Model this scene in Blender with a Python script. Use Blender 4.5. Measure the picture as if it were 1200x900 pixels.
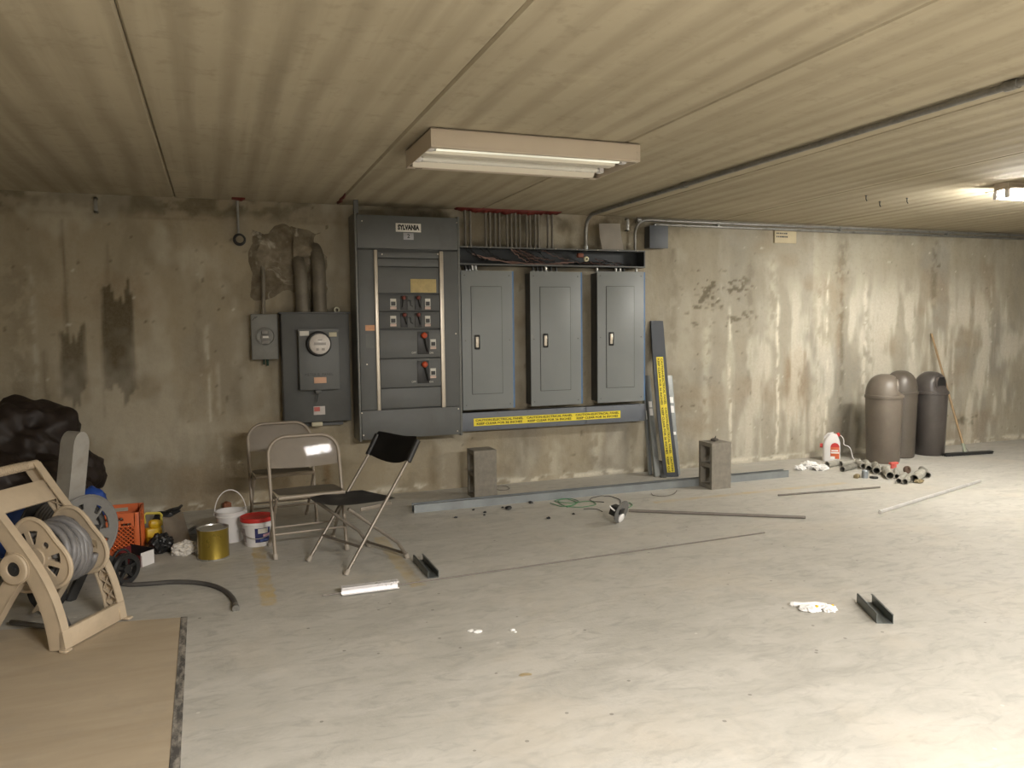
import bpy, bmesh, math, random
import numpy as np
from math import sin, cos, pi, radians as RAD, sqrt, atan2
from mathutils import Vector, Matrix, noise as mnoise

for o in list(bpy.data.objects):
    bpy.data.objects.remove(o)
SC = bpy.context.scene
COL = SC.collection
random.seed(7)

# ---------------------------------------------------------------- camera
# X runs along the back wall, Y towards it, Z up, metres. Solved from the wall lines and plank joints.
FPX, YAW, PITCH, ROLL = 919.857, 0.359084, 0.071866, -0.0121243
D, H, CH = 6.54, 2.413, 1.4            # back wall distance, ceiling height, camera height
_f = Vector((sin(YAW)*cos(PITCH), cos(YAW)*cos(PITCH), -sin(PITCH)))
_r0 = Vector((cos(YAW), -sin(YAW), 0)); _u0 = _r0.cross(_f)
_r = cos(ROLL)*_r0 + sin(ROLL)*_u0
_u = -sin(ROLL)*_r0 + cos(ROLL)*_u0
CAMP = Vector((0, 0, CH))
cam = bpy.data.cameras.new('camera'); cam.sensor_width = 36; cam.sensor_fit = 'HORIZONTAL'
cam.lens = FPX*36/1200; cam.clip_start = .05; cam.clip_end = 100
camo = bpy.data.objects.new('camera', cam); COL.objects.link(camo)
camo.matrix_world = Matrix(((_r.x, _u.x, -_f.x, 0), (_r.y, _u.y, -_f.y, 0), (_r.z, _u.z, -_f.z, CH), (0, 0, 0, 1)))
SC.camera = camo

# ---------------------------------------------------------------- light
SC.view_settings.view_transform = 'Standard'
SC.view_settings.look = 'None'
SC.view_settings.exposure = 0.55
SC.view_settings.gamma = 1.0
SC.view_settings.use_curve_mapping = False
world = bpy.data.worlds.new('world'); SC.world = world
world.use_nodes = True
world.node_tree.nodes['Background'].inputs[0].default_value = (.9, .85, .7, 1)
world.node_tree.nodes['Background'].inputs[1].default_value = 0.02

def ceiling_lamp(name, x, y, power, sx=1.15, sy=.45, z=H-.13, col=(1, .955, .9)):
    """a fluorescent ceiling fitting of the garage that is outside the frame"""
    l = bpy.data.lights.new(name, 'AREA'); l.shape = 'RECTANGLE'; l.size = sx; l.size_y = sy
    l.energy = power; l.color = col
    o = bpy.data.objects.new(name, l); COL.objects.link(o); o.location = (x, y, z)
    return o
ceiling_lamp("lamp_behind_camera", 1.55, -1.0, 395)
ceiling_lamp("lamp_behind_camera_right", 5.2, -1.4, 215)
TUBE_ON = 225.0        # emission of the lit strip light in view
TUBE_DIM = 0.42       # weak emission of the trough light's near tube

# ---------------------------------------------------------------- pixel helpers (1200 x 900 frame)
def ray(px, py): return _f + _r*((px-600)/FPX) - _u*((py-450)/FPX)
def fl(px, py, z=0.0):
    d = ray(px, py); return CAMP + d*((z-CH)/d.z)
def wl(px, py, off=0.0):
    d = ray(px, py); return CAMP + d*((D-off)/d.y)
def vp(p, px, py, n=(0, 1)):
    d = ray(px, py); nn = Vector((n[0], n[1], 0)); t = (Vector((p[0], p[1], 0))-CAMP).dot(nn)/d.dot(nn)
    return CAMP + d*t
def wr(x0, y0, x1, y1, off):
    """pixel rectangle on a plane parallel to the back wall -> X0, X1, Z0, Z1"""
    ym = (y0+y1)/2; xm = (x0+x1)/2
    return wl(x0, ym, off).x, wl(x1, ym, off).x, wl(xm, y1, off).z, wl(xm, y0, off).z

# ---------------------------------------------------------------- materials
MATS = {}
def nodes_of(name):
    m = bpy.data.materials.new(name); m.use_nodes = True
    nt = m.node_tree; b = nt.nodes['Principled BSDF']; MATS[name] = m
    return m, nt, b
def N(nt, typ, **kw):
    n = nt.nodes.new(typ)
    for k, v in kw.items():
        if k == 'ins':
            for i, val in v.items():
                if hasattr(val, 'is_output'): nt.links.new(val, n.inputs[i])
                else: n.inputs[i].default_value = val
        else: setattr(n, k, v)
    return n
def math_(nt, op, a, b=0.0, clamp=False):
    return N(nt, 'ShaderNodeMath', operation=op, use_clamp=clamp, ins={0: a, 1: b}).outputs[0]
def mixc(nt, fac, a, b, mode='MIX'):
    n = N(nt, 'ShaderNodeMix', data_type='RGBA', blend_type=mode)
    for i, v in ((0, fac), (6, a), (7, b)):
        if hasattr(v, 'is_output'): nt.links.new(v, n.inputs[i])
        else: n.inputs[i].default_value = v if i == 0 else (*v[:3], 1)
    return n.outputs[2]
def noise(nt, vec, scale, detail=4, rough=.55, dist=0.0):
    return N(nt, 'ShaderNodeTexNoise', ins={'Vector': vec, 'Scale': scale, 'Detail': detail, 'Roughness': rough, 'Distortion': dist}).outputs[0]
def ramp(nt, fac, lo, hi, a=0.0, b=1.0):
    return N(nt, 'ShaderNodeMapRange', clamp=True, ins={0: fac, 1: lo, 2: hi, 3: a, 4: b}).outputs[0]
def mapping(nt, vec, sc=(1, 1, 1), loc=(0, 0, 0)):
    return N(nt, 'ShaderNodeMapping', ins={0: vec, 1: loc, 3: sc}).outputs[0]
def bump(nt, b, h, strength=.3, dist=.01):
    bn = N(nt, 'ShaderNodeBump', ins={'Height': h, 'Strength': strength, 'Distance': dist})
    nt.links.new(bn.outputs[0], b.inputs['Normal'])

def mat(name, col, rough=.55, metal=0.0, var=.12, scale=9, bmp=0.0, bscale=80, dirt=None, dirtamt=.35, spec=.5, coat=0.0):
    if name in MATS: return MATS[name]
    m, nt, b = nodes_of(name)
    tc = N(nt, 'ShaderNodeTexCoord').outputs['Object']
    n1 = noise(nt, tc, scale, 5, .6)
    f = ramp(nt, n1, .3, .7)
    c = mixc(nt, f, tuple(v*(1-var) for v in col), tuple(min(1, v*(1+var)) for v in col))
    if dirt:
        n2 = noise(nt, tc, scale*.55, 6, .65, .4)
        c = mixc(nt, math_(nt, 'MULTIPLY', ramp(nt, n2, .52, .72), dirtamt), c, dirt)
    nt.links.new(c, b.inputs['Base Color'])
    nt.links.new(ramp(nt, n1, .2, .8, max(.05, rough-.08), min(1, rough+.08)), b.inputs['Roughness'])
    b.inputs['Metallic'].default_value = metal
    b.inputs['Specular IOR Level'].default_value = spec
    if coat: b.inputs['Coat Weight'].default_value = coat
    if bmp: bump(nt, b, noise(nt, tc, bscale, 4), bmp, .004)
    return m
def emis(name, col, strength):
    m, nt, b = nodes_of(name)
    b.inputs['Base Color'].default_value = (.85, .85, .8, 1); b.inputs['Roughness'].default_value = .3
    b.inputs['Emission Color'].default_value = (*col, 1); b.inputs['Emission Strength'].default_value = strength
    return m

DK = (.03, .028, .024)
STEEL = mat('painted_grey_steel', (.105, .11, .108), .5, .0, .08, 5, .05, 200, dirt=(.07, .066, .055), dirtamt=.4)
STEELD = mat('dark_grey_steel', (.075, .078, .076), .5, .0, .08, 5, .05, 200, dirt=(.05, .045, .04), dirtamt=.4)
PANELG = mat('panel_grey_paint', (.225, .24, .24), .45, .0, .04, 3)
METERG = mat('meter_box_grey', (.085, .088, .085), .5, 0, .1, 6, .05, 150, dirt=(.055, .05, .042))
METERG2 = mat('meter_front_grey', (.115, .12, .117), .48, 0, .08, 6, .05, 150, dirt=(.07, .065, .055))
SOCKETG = mat('meter_socket_grey', (.19, .19, .175), .55, .1, .12, 8, .06, 120, dirt=(.1, .09, .07))
BLUEG = mat('blue_grey_paint', (.14, .155, .18), .48, 0, .07, 6)
BLUEF = mat('blue_edge_film', (.08, .17, .33), .45, 0, .1, 10)
BLACK = mat('black_plastic', (.016, .016, .016), .45, 0, .2)
BLACKR = mat('black_rubber', (.022, .022, .022), .7, 0, .2, 20, .1)
WIREWAY = mat('wireway_inside', (.035, .04, .045), .5, .2, .2, 10, dirt=(.02, .02, .02))
RAIL = mat('bright_metal_rail', (.62, .56, .47), .35, .6, .08, 12)
GALV = mat('galvanised_steel', (.40, .41, .40), .42, .75, .14, 25, .05, 150, dirt=(.25, .24, .22))
GALVD = mat('galvanised_conduit', (.27, .265, .245), .45, .6, .15, 20, .04, 120, dirt=(.1, .09, .075), dirtamt=.6)
STUDM = mat('steel_stud_metal', (.30, .325, .335), .42, .55, .08, 8, dirt=(.2, .2, .2))
CHAND = mat('dark_channel_metal', (.16, .175, .17), .45, .5, .15, 20)
CHANW = mat('bright_channel_metal', (.86, .84, .84), .3, .35, .05, 20)
RODM = mat('dull_rod_metal', (.17, .15, .13), .55, .25, .15, 20)
RODB = mat('bright_rod_metal', (.72, .71, .69), .4, .5, .12, 20)
CAULK = mat('red_firestop', (.125, .015, .010), .6, 0, .3, 30, .5, 60)
RED = mat('red_plastic', (.52, .035, .03), .4, 0, .1)
ORKNOB = mat('orange_red_knob', (.55, .09, .035), .4, 0, .1)
LABELW = mat('white_label', (.68, .66, .6), .6, 0, .1, 30)
LABELY = mat('tan_label', (.46, .36, .16), .6, 0, .15, 30)
LABELO = mat('orange_label', (.62, .32, .17), .6, 0, .15, 30)
CAUTY = mat('caution_yellow', (.85, .70, .035), .5, 0, .05, 30)
INK = mat('black_ink', (.012, .012, .012), .6)
INKG = mat('faded_ink', (.055, .055, .052), .6)
BEIGEC = mat('beige_chair_enamel', (.30, .255, .20), .47, .1, .06, 12, coat=.15)
BEIGEF = mat('beige_chair_frame', (.27, .228, .178), .45, .1, .08, 12, coat=.1)
BEIGES = mat('dusty_beige_seat', (.29, .26, .215), .65, .05, .15, 14)
BLKSEAT = mat('dusty_black_seat', (.062, .06, .06), .5, 0, .35, 10, dirt=(.15, .145, .14), dirtamt=.7)
BLKBACK = mat('black_chair_back', (.014, .0135, .0135), .5, 0, .3, 14)
CHFRAME = mat('grey_brown_chair_tube', (.24, .21, .175), .38, .45, .1, 14)
FEET = mat('pale_chair_foot', (.34, .30, .25), .6, 0, .1)
WHITEP = mat('white_plastic', (.72, .70, .69), .45, 0, .04, 10, dirt=(.5, .47, .42), dirtamt=.3)
GOLD = mat('gold_lacquered_tin', (.34, .25, .045), .3, .7, .1, 6)
TIN = mat('bare_tin', (.5, .49, .46), .3, .8, .12, 12)
ORANGE = mat('orange_crate_plastic', (.60, .13, .035), .5, 0, .08, 12)
YEL = mat('yellow_plastic', (.72, .46, .02), .45, 0, .1, 12)
YELP = mat('pale_yellow_plastic', (.5, .42, .06), .5, 0, .1, 12)
REELB = mat('beige_reel_plastic', (.475, .385, .275), .48, 0, .08, 9, dirt=(.33, .27, .19), dirtamt=.4)
REELG = mat('grey_reel_plastic', (.185, .18, .17), .6, 0, .1, 9, dirt=(.1, .09, .08), dirtamt=.5)
REELP = mat('grey_handle_plastic', (.30, .285, .255), .6, 0, .1, 9, dirt=(.14, .10, .06), dirtamt=.45)
HOSE = mat('grey_hose_vinyl', (.17, .165, .165), .42, 0, .12, 20)
HOSED = mat('dark_hose_vinyl', (.075, .07, .065), .5, 0, .15, 20)
BAG = mat('brown_black_bag', (.022, .015, .0115), .55, 0, .3, 8, .3, 26, spec=.35)
BLUE = mat('blue_tarp', (.012, .055, .28), .45, 0, .2, 14, .3, 30)
CARD = mat('grey_brown_cardboard', (.35, .30, .235), .75, 0, .15, 9, dirt=(.36, .17, .07), dirtamt=.7)
PAPER = mat('crumpled_white_paper', (.66, .62, .56), .7, 0, .1, 14, .2, 40)
WHITEF = mat('white_plastic_film', (.82, .81, .79), .4, 0, .06, 14, .2, 40)
DKRED = mat('dark_red_carton', (.15, .018, .018), .55, 0, .15)
CMUM = mat('concrete_block', (.23, .21, .175), .92, 0, .16, 22, .7, 130, dirt=(.16, .145, .12))
CANM = mat('taupe_can_plastic', (.145, .122, .098), .42, 0, .08, 6, .05, 90, dirt=(.2, .172, .14), dirtamt=.4)
CANM2 = mat('dark_taupe_can_plastic', (.085, .072, .058), .42, 0, .08, 6, .05, 90)
CAND = mat('charcoal_can_plastic', (.062, .054, .050), .36, 0, .15, 6, .05, 90)
WOOD = mat('worn_wood_handle', (.28, .19, .10), .6, 0, .2, 12)
TEAL = mat('faded_green_grip', (.25, .27, .2), .6)
WHENAM = mat('cream_enamel', (.58, .50, .40), .4, 0, .03, 4)
GREENW = mat('green_wire', (.07, .22, .10), .5)
BROWNW = mat('brown_wire', (.13, .075, .06), .55, 0, .2)
PINKW = mat('dusty_pink_wire', (.30, .19, .16), .55, 0, .2)
CERAM = mat('cream_ceramic', (.66, .62, .42), .4)
GLASSF = mat('meter_face', (.62, .58, .54), .25, 0, .06, 40, coat=.6)
PLY = None

# floor -------------------------------------------------------------------------------------------
def floor_material():
    m, nt, b = nodes_of('trowelled_concrete_floor')
    P = N(nt, 'ShaderNodeTexCoord').outputs['Object']
    sep = N(nt, 'ShaderNodeSeparateXYZ', ins={0: P}); x, y = sep.outputs[0], sep.outputs[1]
    n1 = noise(nt, P, .55, 5, .6, .5)
    n2 = noise(nt, mapping(nt, P, (1.2, 3.2, 1)), 1.5, 6, .62, .9)
    n3 = noise(nt, P, 9, 6, .7)
    n4 = noise(nt, mapping(nt, P, (2.0, 5.0, 1), (3, 1, 0)), 2.4, 5, .6, 1.6)
    c = mixc(nt, ramp(nt, n1, .32, .68), (.40, .385, .345), (.48, .462, .415))
    c = mixc(nt, ramp(nt, n2, .38, .68), c, (.51, .49, .445))
    c = mixc(nt, math_(nt, 'MULTIPLY', ramp(nt, n4, .52, .70), .5), c, (.285, .275, .25))
    c = mixc(nt, math_(nt, 'MULTIPLY', ramp(nt, n3, .35, .7), .22), c, (.32, .305, .27))
    n6 = noise(nt, mapping(nt, P, (1, 1.5, 1), (9, 2, 0)), 4.5, 6, .7, 1.4)
    c = mixc(nt, math_(nt, 'MULTIPLY', ramp(nt, n6, .50, .68), .38), c, (.30, .288, .26))
    c = mixc(nt, math_(nt, 'MULTIPLY', ramp(nt, n6, .45, .30), .25), c, (.56, .54, .50))
    # buff patches scattered by noise over the whole floor
    n5 = noise(nt, P, 1.3, 6, .65, .6)
    c = mixc(nt, math_(nt, 'MULTIPLY', ramp(nt, n5, .52, .66), .35), c, (.54, .485, .40))
    # flecks
    v = N(nt, 'ShaderNodeTexVoronoi', ins={'Vector': P, 'Scale': 7.0, 'Randomness': 1.0}).outputs[0]
    c = mixc(nt, math_(nt, 'MULTIPLY', math_(nt, 'LESS_THAN', v, .055), .55), c, (.12, .11, .095))
    v2 = N(nt, 'ShaderNodeTexVoronoi', ins={'Vector': mapping(nt, P, (1, 1, 1), (5, 3, 0)), 'Scale': 4.0}).outputs[0]
    c = mixc(nt, math_(nt, 'MULTIPLY', math_(nt, 'LESS_THAN', v2, .035), .6), c, (.62, .6, .54))
    # worn yellow stall paint
    wob = math_(nt, 'MULTIPLY', math_(nt, 'SUBTRACT', noise(nt, P, 14, 3), .5), .05)
    def rect(x0, x1, y0, y1):
        def edge(cc, a, bb):
            return math_(nt, 'MULTIPLY', ramp(nt, math_(nt, 'ADD', cc, wob), a-.008, a+.008), ramp(nt, math_(nt, 'ADD', cc, wob), bb-.008, bb+.008, 1, 0))
        return math_(nt, 'MULTIPLY', edge(x, x0, x1), edge(y, y0, y1))
    wear = ramp(nt, noise(nt, P, 5, 6, .7), .36, .62, .12, .75)
    msk = rect(.165, .245, 4.1, 6.3)
    msk = math_(nt, 'MAXIMUM', msk, math_(nt, 'MULTIPLY', rect(.94, 1.02, 4.1, 5.2), .7))
    msk = math_(nt, 'MAXIMUM', msk, math_(nt, 'MULTIPLY', rect(3.2, 5.15, 5.33, 5.40), .75))
    c = mixc(nt, math_(nt, 'MULTIPLY', msk, wear), c, (.50, .36, .13))
    nt.links.new(c, b.inputs['Base Color'])
    nt.links.new(ramp(nt, n2, .3, .7, .5, .72), b.inputs['Roughness'])
    b.inputs['Specular IOR Level'].default_value = .35
    hh = math_(nt, 'ADD', math_(nt, 'MULTIPLY', n3, .5), noise(nt, P, 60, 3))
    bump(nt, b, hh, .22, .004)
    return m
FLOORM = floor_material()

def ceiling_material():
    m, nt, b = nodes_of('cast_concrete_plank')
    P = N(nt, 'ShaderNodeNewGeometry').outputs['Position']
    sep = N(nt, 'ShaderNodeSeparateXYZ', ins={0: P}); x = sep.outputs[0]
    w = noise(nt, mapping(nt, P, (.5, .12, 1)), 2.0, 3)
    ph = math_(nt, 'ADD', math_(nt, 'MULTIPLY', x, 2*pi/.185), math_(nt, 'MULTIPLY', w, 9.0))
    s1 = math_(nt, 'ADD', math_(nt, 'MULTIPLY', math_(nt, 'SINE', ph), .5), .5)
    s2 = noise(nt, mapping(nt, P, (1, .035, 1)), 11, 4, .6)
    s3 = noise(nt, mapping(nt, P, (1, .12, 1)), 3.2, 5, .65)
    n1 = noise(nt, P, 1.1, 5, .6)
    n2 = noise(nt, P, 11, 6, .65)
    c = mixc(nt, ramp(nt, n1, .3, .7), (.375, .325, .23), (.44, .385, .28))
    f = math_(nt, 'MULTIPLY', ramp(nt, s1, .35, 1.0), ramp(nt, s3, .3, .7, .15, .9))
    c = mixc(nt, math_(nt, 'MULTIPLY', f, .68), c, (.235, .2, .14))
    c = mixc(nt, math_(nt, 'MULTIPLY', ramp(nt, s2, .48, .68), .32), c, (.23, .195, .135))
    c = mixc(nt, math_(nt, 'MULTIPLY', ramp(nt, n2, .54, .70), .3), c, (.20, .17, .12))
    c = mixc(nt, math_(nt, 'MULTIPLY', ramp(nt, noise(nt, P, 2.3, 6, .7, .6), .60, .74), .35), c, (.52, .45, .31))
    nt.links.new(c, b.inputs['Base Color']); b.inputs['Roughness'].default_value = .9
    b.inputs['Specular IOR Level'].default_value = .2
    hh = math_(nt, 'ADD', math_(nt, 'MULTIPLY', s1, .9), math_(nt, 'MULTIPLY', n2, .6))
    bump(nt, b, hh, .35, .006)
    return m
CEILM = ceiling_material()

def wall_material(name, attrs):
    m, nt, b = nodes_of(name)
    P = N(nt, 'ShaderNodeNewGeometry').outputs['Position']
    n1 = noise(nt, P, .8, 5, .6, .3)
    n2 = noise(nt, mapping(nt, P, (1, 1, .28)), 5, 6, .65, .3)
    n3 = noise(nt, P, 28, 6, .7)
    c = mixc(nt, ramp(nt, n1, .3, .7), (.33, .295, .225), (.41, .375, .295))
    c = mixc(nt, math_(nt, 'MULTIPLY', ramp(nt, n2, .46, .72), .42), c, (.25, .215, .15))
    c = mixc(nt, math_(nt, 'MULTIPLY', ramp(nt, noise(nt, mapping(nt, P, (1, 1, .4), (7, 0, 2)), 3.0, 6, .68, .4), .52, .70), .45), c, (.50, .47, .39))
    c = mixc(nt, math_(nt, 'MULTIPLY', ramp(nt, n3, .52, .72), .3), c, (.20, .175, .13))
    if attrs:
        brk = ramp(nt, noise(nt, P, 45, 4, .7), .25, .7, -.28, .28)
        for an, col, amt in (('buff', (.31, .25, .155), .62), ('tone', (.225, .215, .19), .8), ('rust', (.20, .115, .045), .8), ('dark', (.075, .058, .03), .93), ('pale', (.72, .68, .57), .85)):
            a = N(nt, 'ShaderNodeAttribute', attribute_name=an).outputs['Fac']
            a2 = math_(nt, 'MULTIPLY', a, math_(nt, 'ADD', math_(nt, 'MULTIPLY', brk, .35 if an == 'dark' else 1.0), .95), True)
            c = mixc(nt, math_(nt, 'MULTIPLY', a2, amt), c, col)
    nt.links.new(c, b.inputs['Base Color']); b.inputs['Roughness'].default_value = .88
    b.inputs['Specular IOR Level'].default_value = .25
    bump(nt, b, math_(nt, 'ADD', n3, math_(nt, 'MULTIPLY', n2, 1.2)), .45, .008)
    return m
WALLM = wall_material('stained_concrete_wall', True)
WALLP = wall_material('concrete_wall', False)

# ---------------------------------------------------------------- mesh builder
class B:
    def __init__(s): s.bm = bmesh.new()
    def _merge(s, t, M=None):
        if M is not None: bmesh.ops.transform(t, matrix=M, verts=t.verts)
        bmesh.ops.recalc_face_normals(t, faces=t.faces)
        me = bpy.data.meshes.new('tmp'); t.to_mesh(me); t.free(); s.bm.from_mesh(me); bpy.data.meshes.remove(me)
        return s
    def box(s, x0, x1, y0, y1, z0, z1, bev=0.0, M=None, seg=2):
        t = bmesh.new(); bmesh.ops.create_cube(t, size=1)
        for v in t.verts:
            v.co = Vector((x0+(v.co.x+.5)*(x1-x0), y0+(v.co.y+.5)*(y1-y0), z0+(v.co.z+.5)*(z1-z0)))
        if bev: bmesh.ops.bevel(t, geom=t.edges[:], offset=bev, segments=seg, affect='EDGES', profile=.5)
        return s._merge(t, M)
    def tube(s, pts, r, n=10, closed=False, caps=True, M=None, flat=1.0):
        pts = [Vector(p) for p in pts]; k = len(pts)
        rs = r if isinstance(r, (list, tuple)) else [r]*k
        t = bmesh.new(); rings = []; up = None
        for i, p in enumerate(pts):
            if closed: tg = pts[(i+1) % k]-pts[i-1]
            else: tg = pts[min(i+1, k-1)]-pts[max(i-1, 0)]
            tg.normalize()
            if up is None:
                up = Vector((0, 0, 1)) if abs(tg.z) < .9 else Vector((1, 0, 0))
            sd = tg.cross(up)
            if sd.length < 1e-6: sd = tg.cross(Vector((0, 1, 0)))
            sd.normalize(); up = sd.cross(tg).normalized()
            rings.append([t.verts.new(p+(sd*cos(2*pi*j/n)+up*sin(2*pi*j/n)*flat)*rs[i]) for j in range(n)])
        for i in range(k if closed else k-1):
            a, bb = rings[i], rings[(i+1) % k]
            for j in range(n): t.faces.new((a[j], a[(j+1) % n], bb[(j+1) % n], bb[j]))
        if caps and not closed: t.faces.new(rings[0][::-1]); t.faces.new(rings[-1])
        return s._merge(t, M)
    def lathe(s, prof, n=28, M=None, a0=0.0, a1=2*pi):
        t = bmesh.new(); full = abs(a1-a0-2*pi) < 1e-6; rings = []
        m = n if full else n+1
        for (r, z) in prof:
            if r < 1e-6: rings.append([t.verts.new((0, 0, z))])
            else: rings.append([t.verts.new((r*cos(a0+(a1-a0)*j/n), r*sin(a0+(a1-a0)*j/n), z)) for j in range(m)])
        for a, bb in zip(rings, rings[1:]):
            for j in range(n):
                j2 = (j+1) % n if full else j+1
                if len(a) == 1 and len(bb) == 1: continue
                if len(a) == 1: t.faces.new((a[0], bb[j2], bb[j]))
                elif len(bb) == 1: t.faces.new((a[j], a[j2], bb[0]))
                else: t.faces.new((a[j], a[j2], bb[j2], bb[j]))
        return s._merge(t, M)
    def plate(s, outer, holes=(), th=.01, M=None):
        """flat plate in local xy with holes, thickness along +z"""
        t = bmesh.new(); loops = []
        for lp in [outer]+list(holes):
            vs = [t.verts.new((p[0], p[1], 0)) for p in lp]
            loops.append(vs)
        es = []
        for vs in loops:
            for i in range(len(vs)): es.append(t.edges.new((vs[i], vs[(i+1) % len(vs)])))
        bmesh.ops.triangle_fill(t, use_beauty=True, edges=es)
        top = {}
        fs = list(t.faces)
        for v in list(t.verts): top[v] = t.verts.new(v.co+Vector((0, 0, th)))
        for f in fs: t.faces.new([top[v] for v in f.verts][::-1])
        for vs in loops:
            for i in range(len(vs)):
                a, c = vs[i], vs[(i+1) % len(vs)]
                try: t.faces.new((a, c, top[c], top[a]))
                except ValueError: pass
        return s._merge(t, M)
    def blob(s, c, rad, seed, amp=.12, freq=2.5, sub=4, fold=.0, floor=None, M=None):
        t = bmesh.new(); bmesh.ops.create_icosphere(t, subdivisions=sub, radius=1)
        o = Vector((seed*3.17, seed*1.31, seed*7.7))
        for v in t.verts:
            d = v.co.normalized()
            k = 1+amp*mnoise.noise(d*freq+o)+amp*.5*mnoise.noise(d*freq*2.3+o)
            if fold: k -= fold*abs(mnoise.noise(d*freq*1.7+o*1.3))+fold*.5*abs(mnoise.noise(d*freq*4+o))
            v.co = Vector((c[0]+d.x*rad[0]*k, c[1]+d.y*rad[1]*k, c[2]+d.z*rad[2]*k))
            if floor is not None and v.co.z < floor: v.co.z = floor+.0005*random.random()
        return s._merge(t, M)
    def grid(s, fn, nu, nv, M=None, th=0.0):
        t = bmesh.new()
        vs = [[t.verts.new(fn(i/nu, j/nv)) for j in range(nv+1)] for i in range(nu+1)]
        for i in range(nu):
            for j in range(nv): t.faces.new((vs[i][j], vs[i+1][j], vs[i+1][j+1], vs[i][j+1]))
        if th: bmesh.ops.solidify(t, geom=t.faces[:], thickness=th)
        return s._merge(t, M)

def setp(o, label=None, cat=None, group=None, kind=None):
    if label: o['label'] = label
    if cat: o['category'] = cat
    if group: o['group'] = group
    if kind: o['kind'] = kind
    return o
def mesh_of(name, b, m, ang=38):
    me = bpy.data.meshes.new(name); b.bm.to_mesh(me); b.bm.free()
    me.materials.append(m)
    me.polygons.foreach_set('use_smooth', [True]*len(me.polygons))
    me.set_sharp_from_angle(angle=RAD(ang))
    return me
def obj(name, b, m, parent=None, label=None, ang=38, loc=None):
    me = b if isinstance(b, bpy.types.Mesh) else mesh_of(name, b, m, ang)
    o = bpy.data.objects.new(name, me); COL.objects.link(o)
    if parent is not None: o.parent = parent
    if loc is not None: o.location = loc
    if label: o['label'] = label
    return o
def objs(name, b, m, parent=None, label=None, ang=38):
    """one object for each loose piece of the builder's mesh"""
    bm = b.bm; bm.verts.ensure_lookup_table(); seen = set(); out = []
    for v in bm.verts:
        if v in seen: continue
        st = [v]; seen.add(v); isl = []
        while st:
            q = st.pop(); isl.append(q)
            for e in q.link_edges:
                w = e.other_vert(q)
                if w not in seen: seen.add(w); st.append(w)
        c = sum((q.co for q in isl), Vector())/len(isl)
        t = bmesh.new(); mp = {q: t.verts.new(q.co-c) for q in isl}
        for f in {f for q in isl for f in q.link_faces}: t.faces.new([mp[q] for q in f.verts])
        nb = B(); nb.bm.free(); nb.bm = t; bmesh.ops.recalc_face_normals(t, faces=t.faces)
        out.append(obj(name, nb, m, parent, label, ang, c))
    bm.free(); return out
def thing(name, label, cat, loc=(0, 0, 0), rz=0.0, group=None):
    o = bpy.data.objects.new(name, None); COL.objects.link(o); o.empty_display_size = .05
    o.location = loc; o.rotation_euler = (0, 0, rz)
    return setp(o, label, cat, group)
def single(name, b, m, label, cat, group=None, loc=None, ang=38):
    return setp(obj(name, b, m, None, None, ang, loc), label, cat, group)
def copy_tree(o, parent=None):
    c = o.copy(); COL.objects.link(c); c.parent = parent
    for ch in list(o.children): copy_tree(ch, c)
    return c
def arc(c, r, a0, a1, n, ax=(1, 0, 0), ay=(0, 0, 1)):
    ax, ay, c = Vector(ax), Vector(ay), Vector(c)
    return [c+ax*r*cos(a0+(a1-a0)*i/n)+ay*r*sin(a0+(a1-a0)*i/n) for i in range(n+1)]
def T(x, y, z): return Matrix.Translation((x, y, z))
def Rm(a, ax): return Matrix.Rotation(a, 4, ax)
def along(p0, p1):
    p0, p1 = Vector(p0), Vector(p1); d = (p1-p0)
    return T(*p0) @ d.to_track_quat('Z', 'Y').to_matrix().to_4x4(), d.length
def text(name, body, size, M, m, parent, width=None, bold=0.0):
    cu = bpy.data.curves.new(name, 'FONT'); cu.body = body; cu.size = size; cu.align_x = 'CENTER'; cu.align_y = 'CENTER'
    cu.extrude = .0004; cu.offset = bold; cu.resolution_u = 2
    o = bpy.data.objects.new(name, cu); COL.objects.link(o)
    dg = bpy.context.evaluated_depsgraph_get(); me = bpy.data.meshes.new_from_object(o.evaluated_get(dg))
    bpy.data.objects.remove(o); bpy.data.curves.remove(cu)
    if width and len(me.vertices):
        xs = [v.co.x for v in me.vertices]; k = width/(max(xs)-min(xs))
        me.transform(Matrix.Diagonal((k, 1, 1, 1)))
    me.transform(M); me.materials.clear(); me.materials.append(m); me.name = name
    o = bpy.data.objects.new(name, me); COL.objects.link(o); o.parent = parent
    return o
WALLT = Rm(pi/2, 'X')      # text in xy -> upright, facing the room (-Y)

# ================================================================ the room
X0R, X1R, Y0R = -3.6, 13.2, -7.0
def struct(name, b, m, ang=38): return setp(obj(name, b, m, None, None, ang), kind='structure')
b = B(); b.box(X0R-.2, X1R+.2, Y0R-.2, D+.2, -.2, 0); struct('floor', b, FLOORM)
b = B(); b.box(X0R-.2, X1R+.2, Y0R-.2, D+.2, H+.05, H+.3); ceil = struct('ceiling', b, CEILM)
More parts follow.
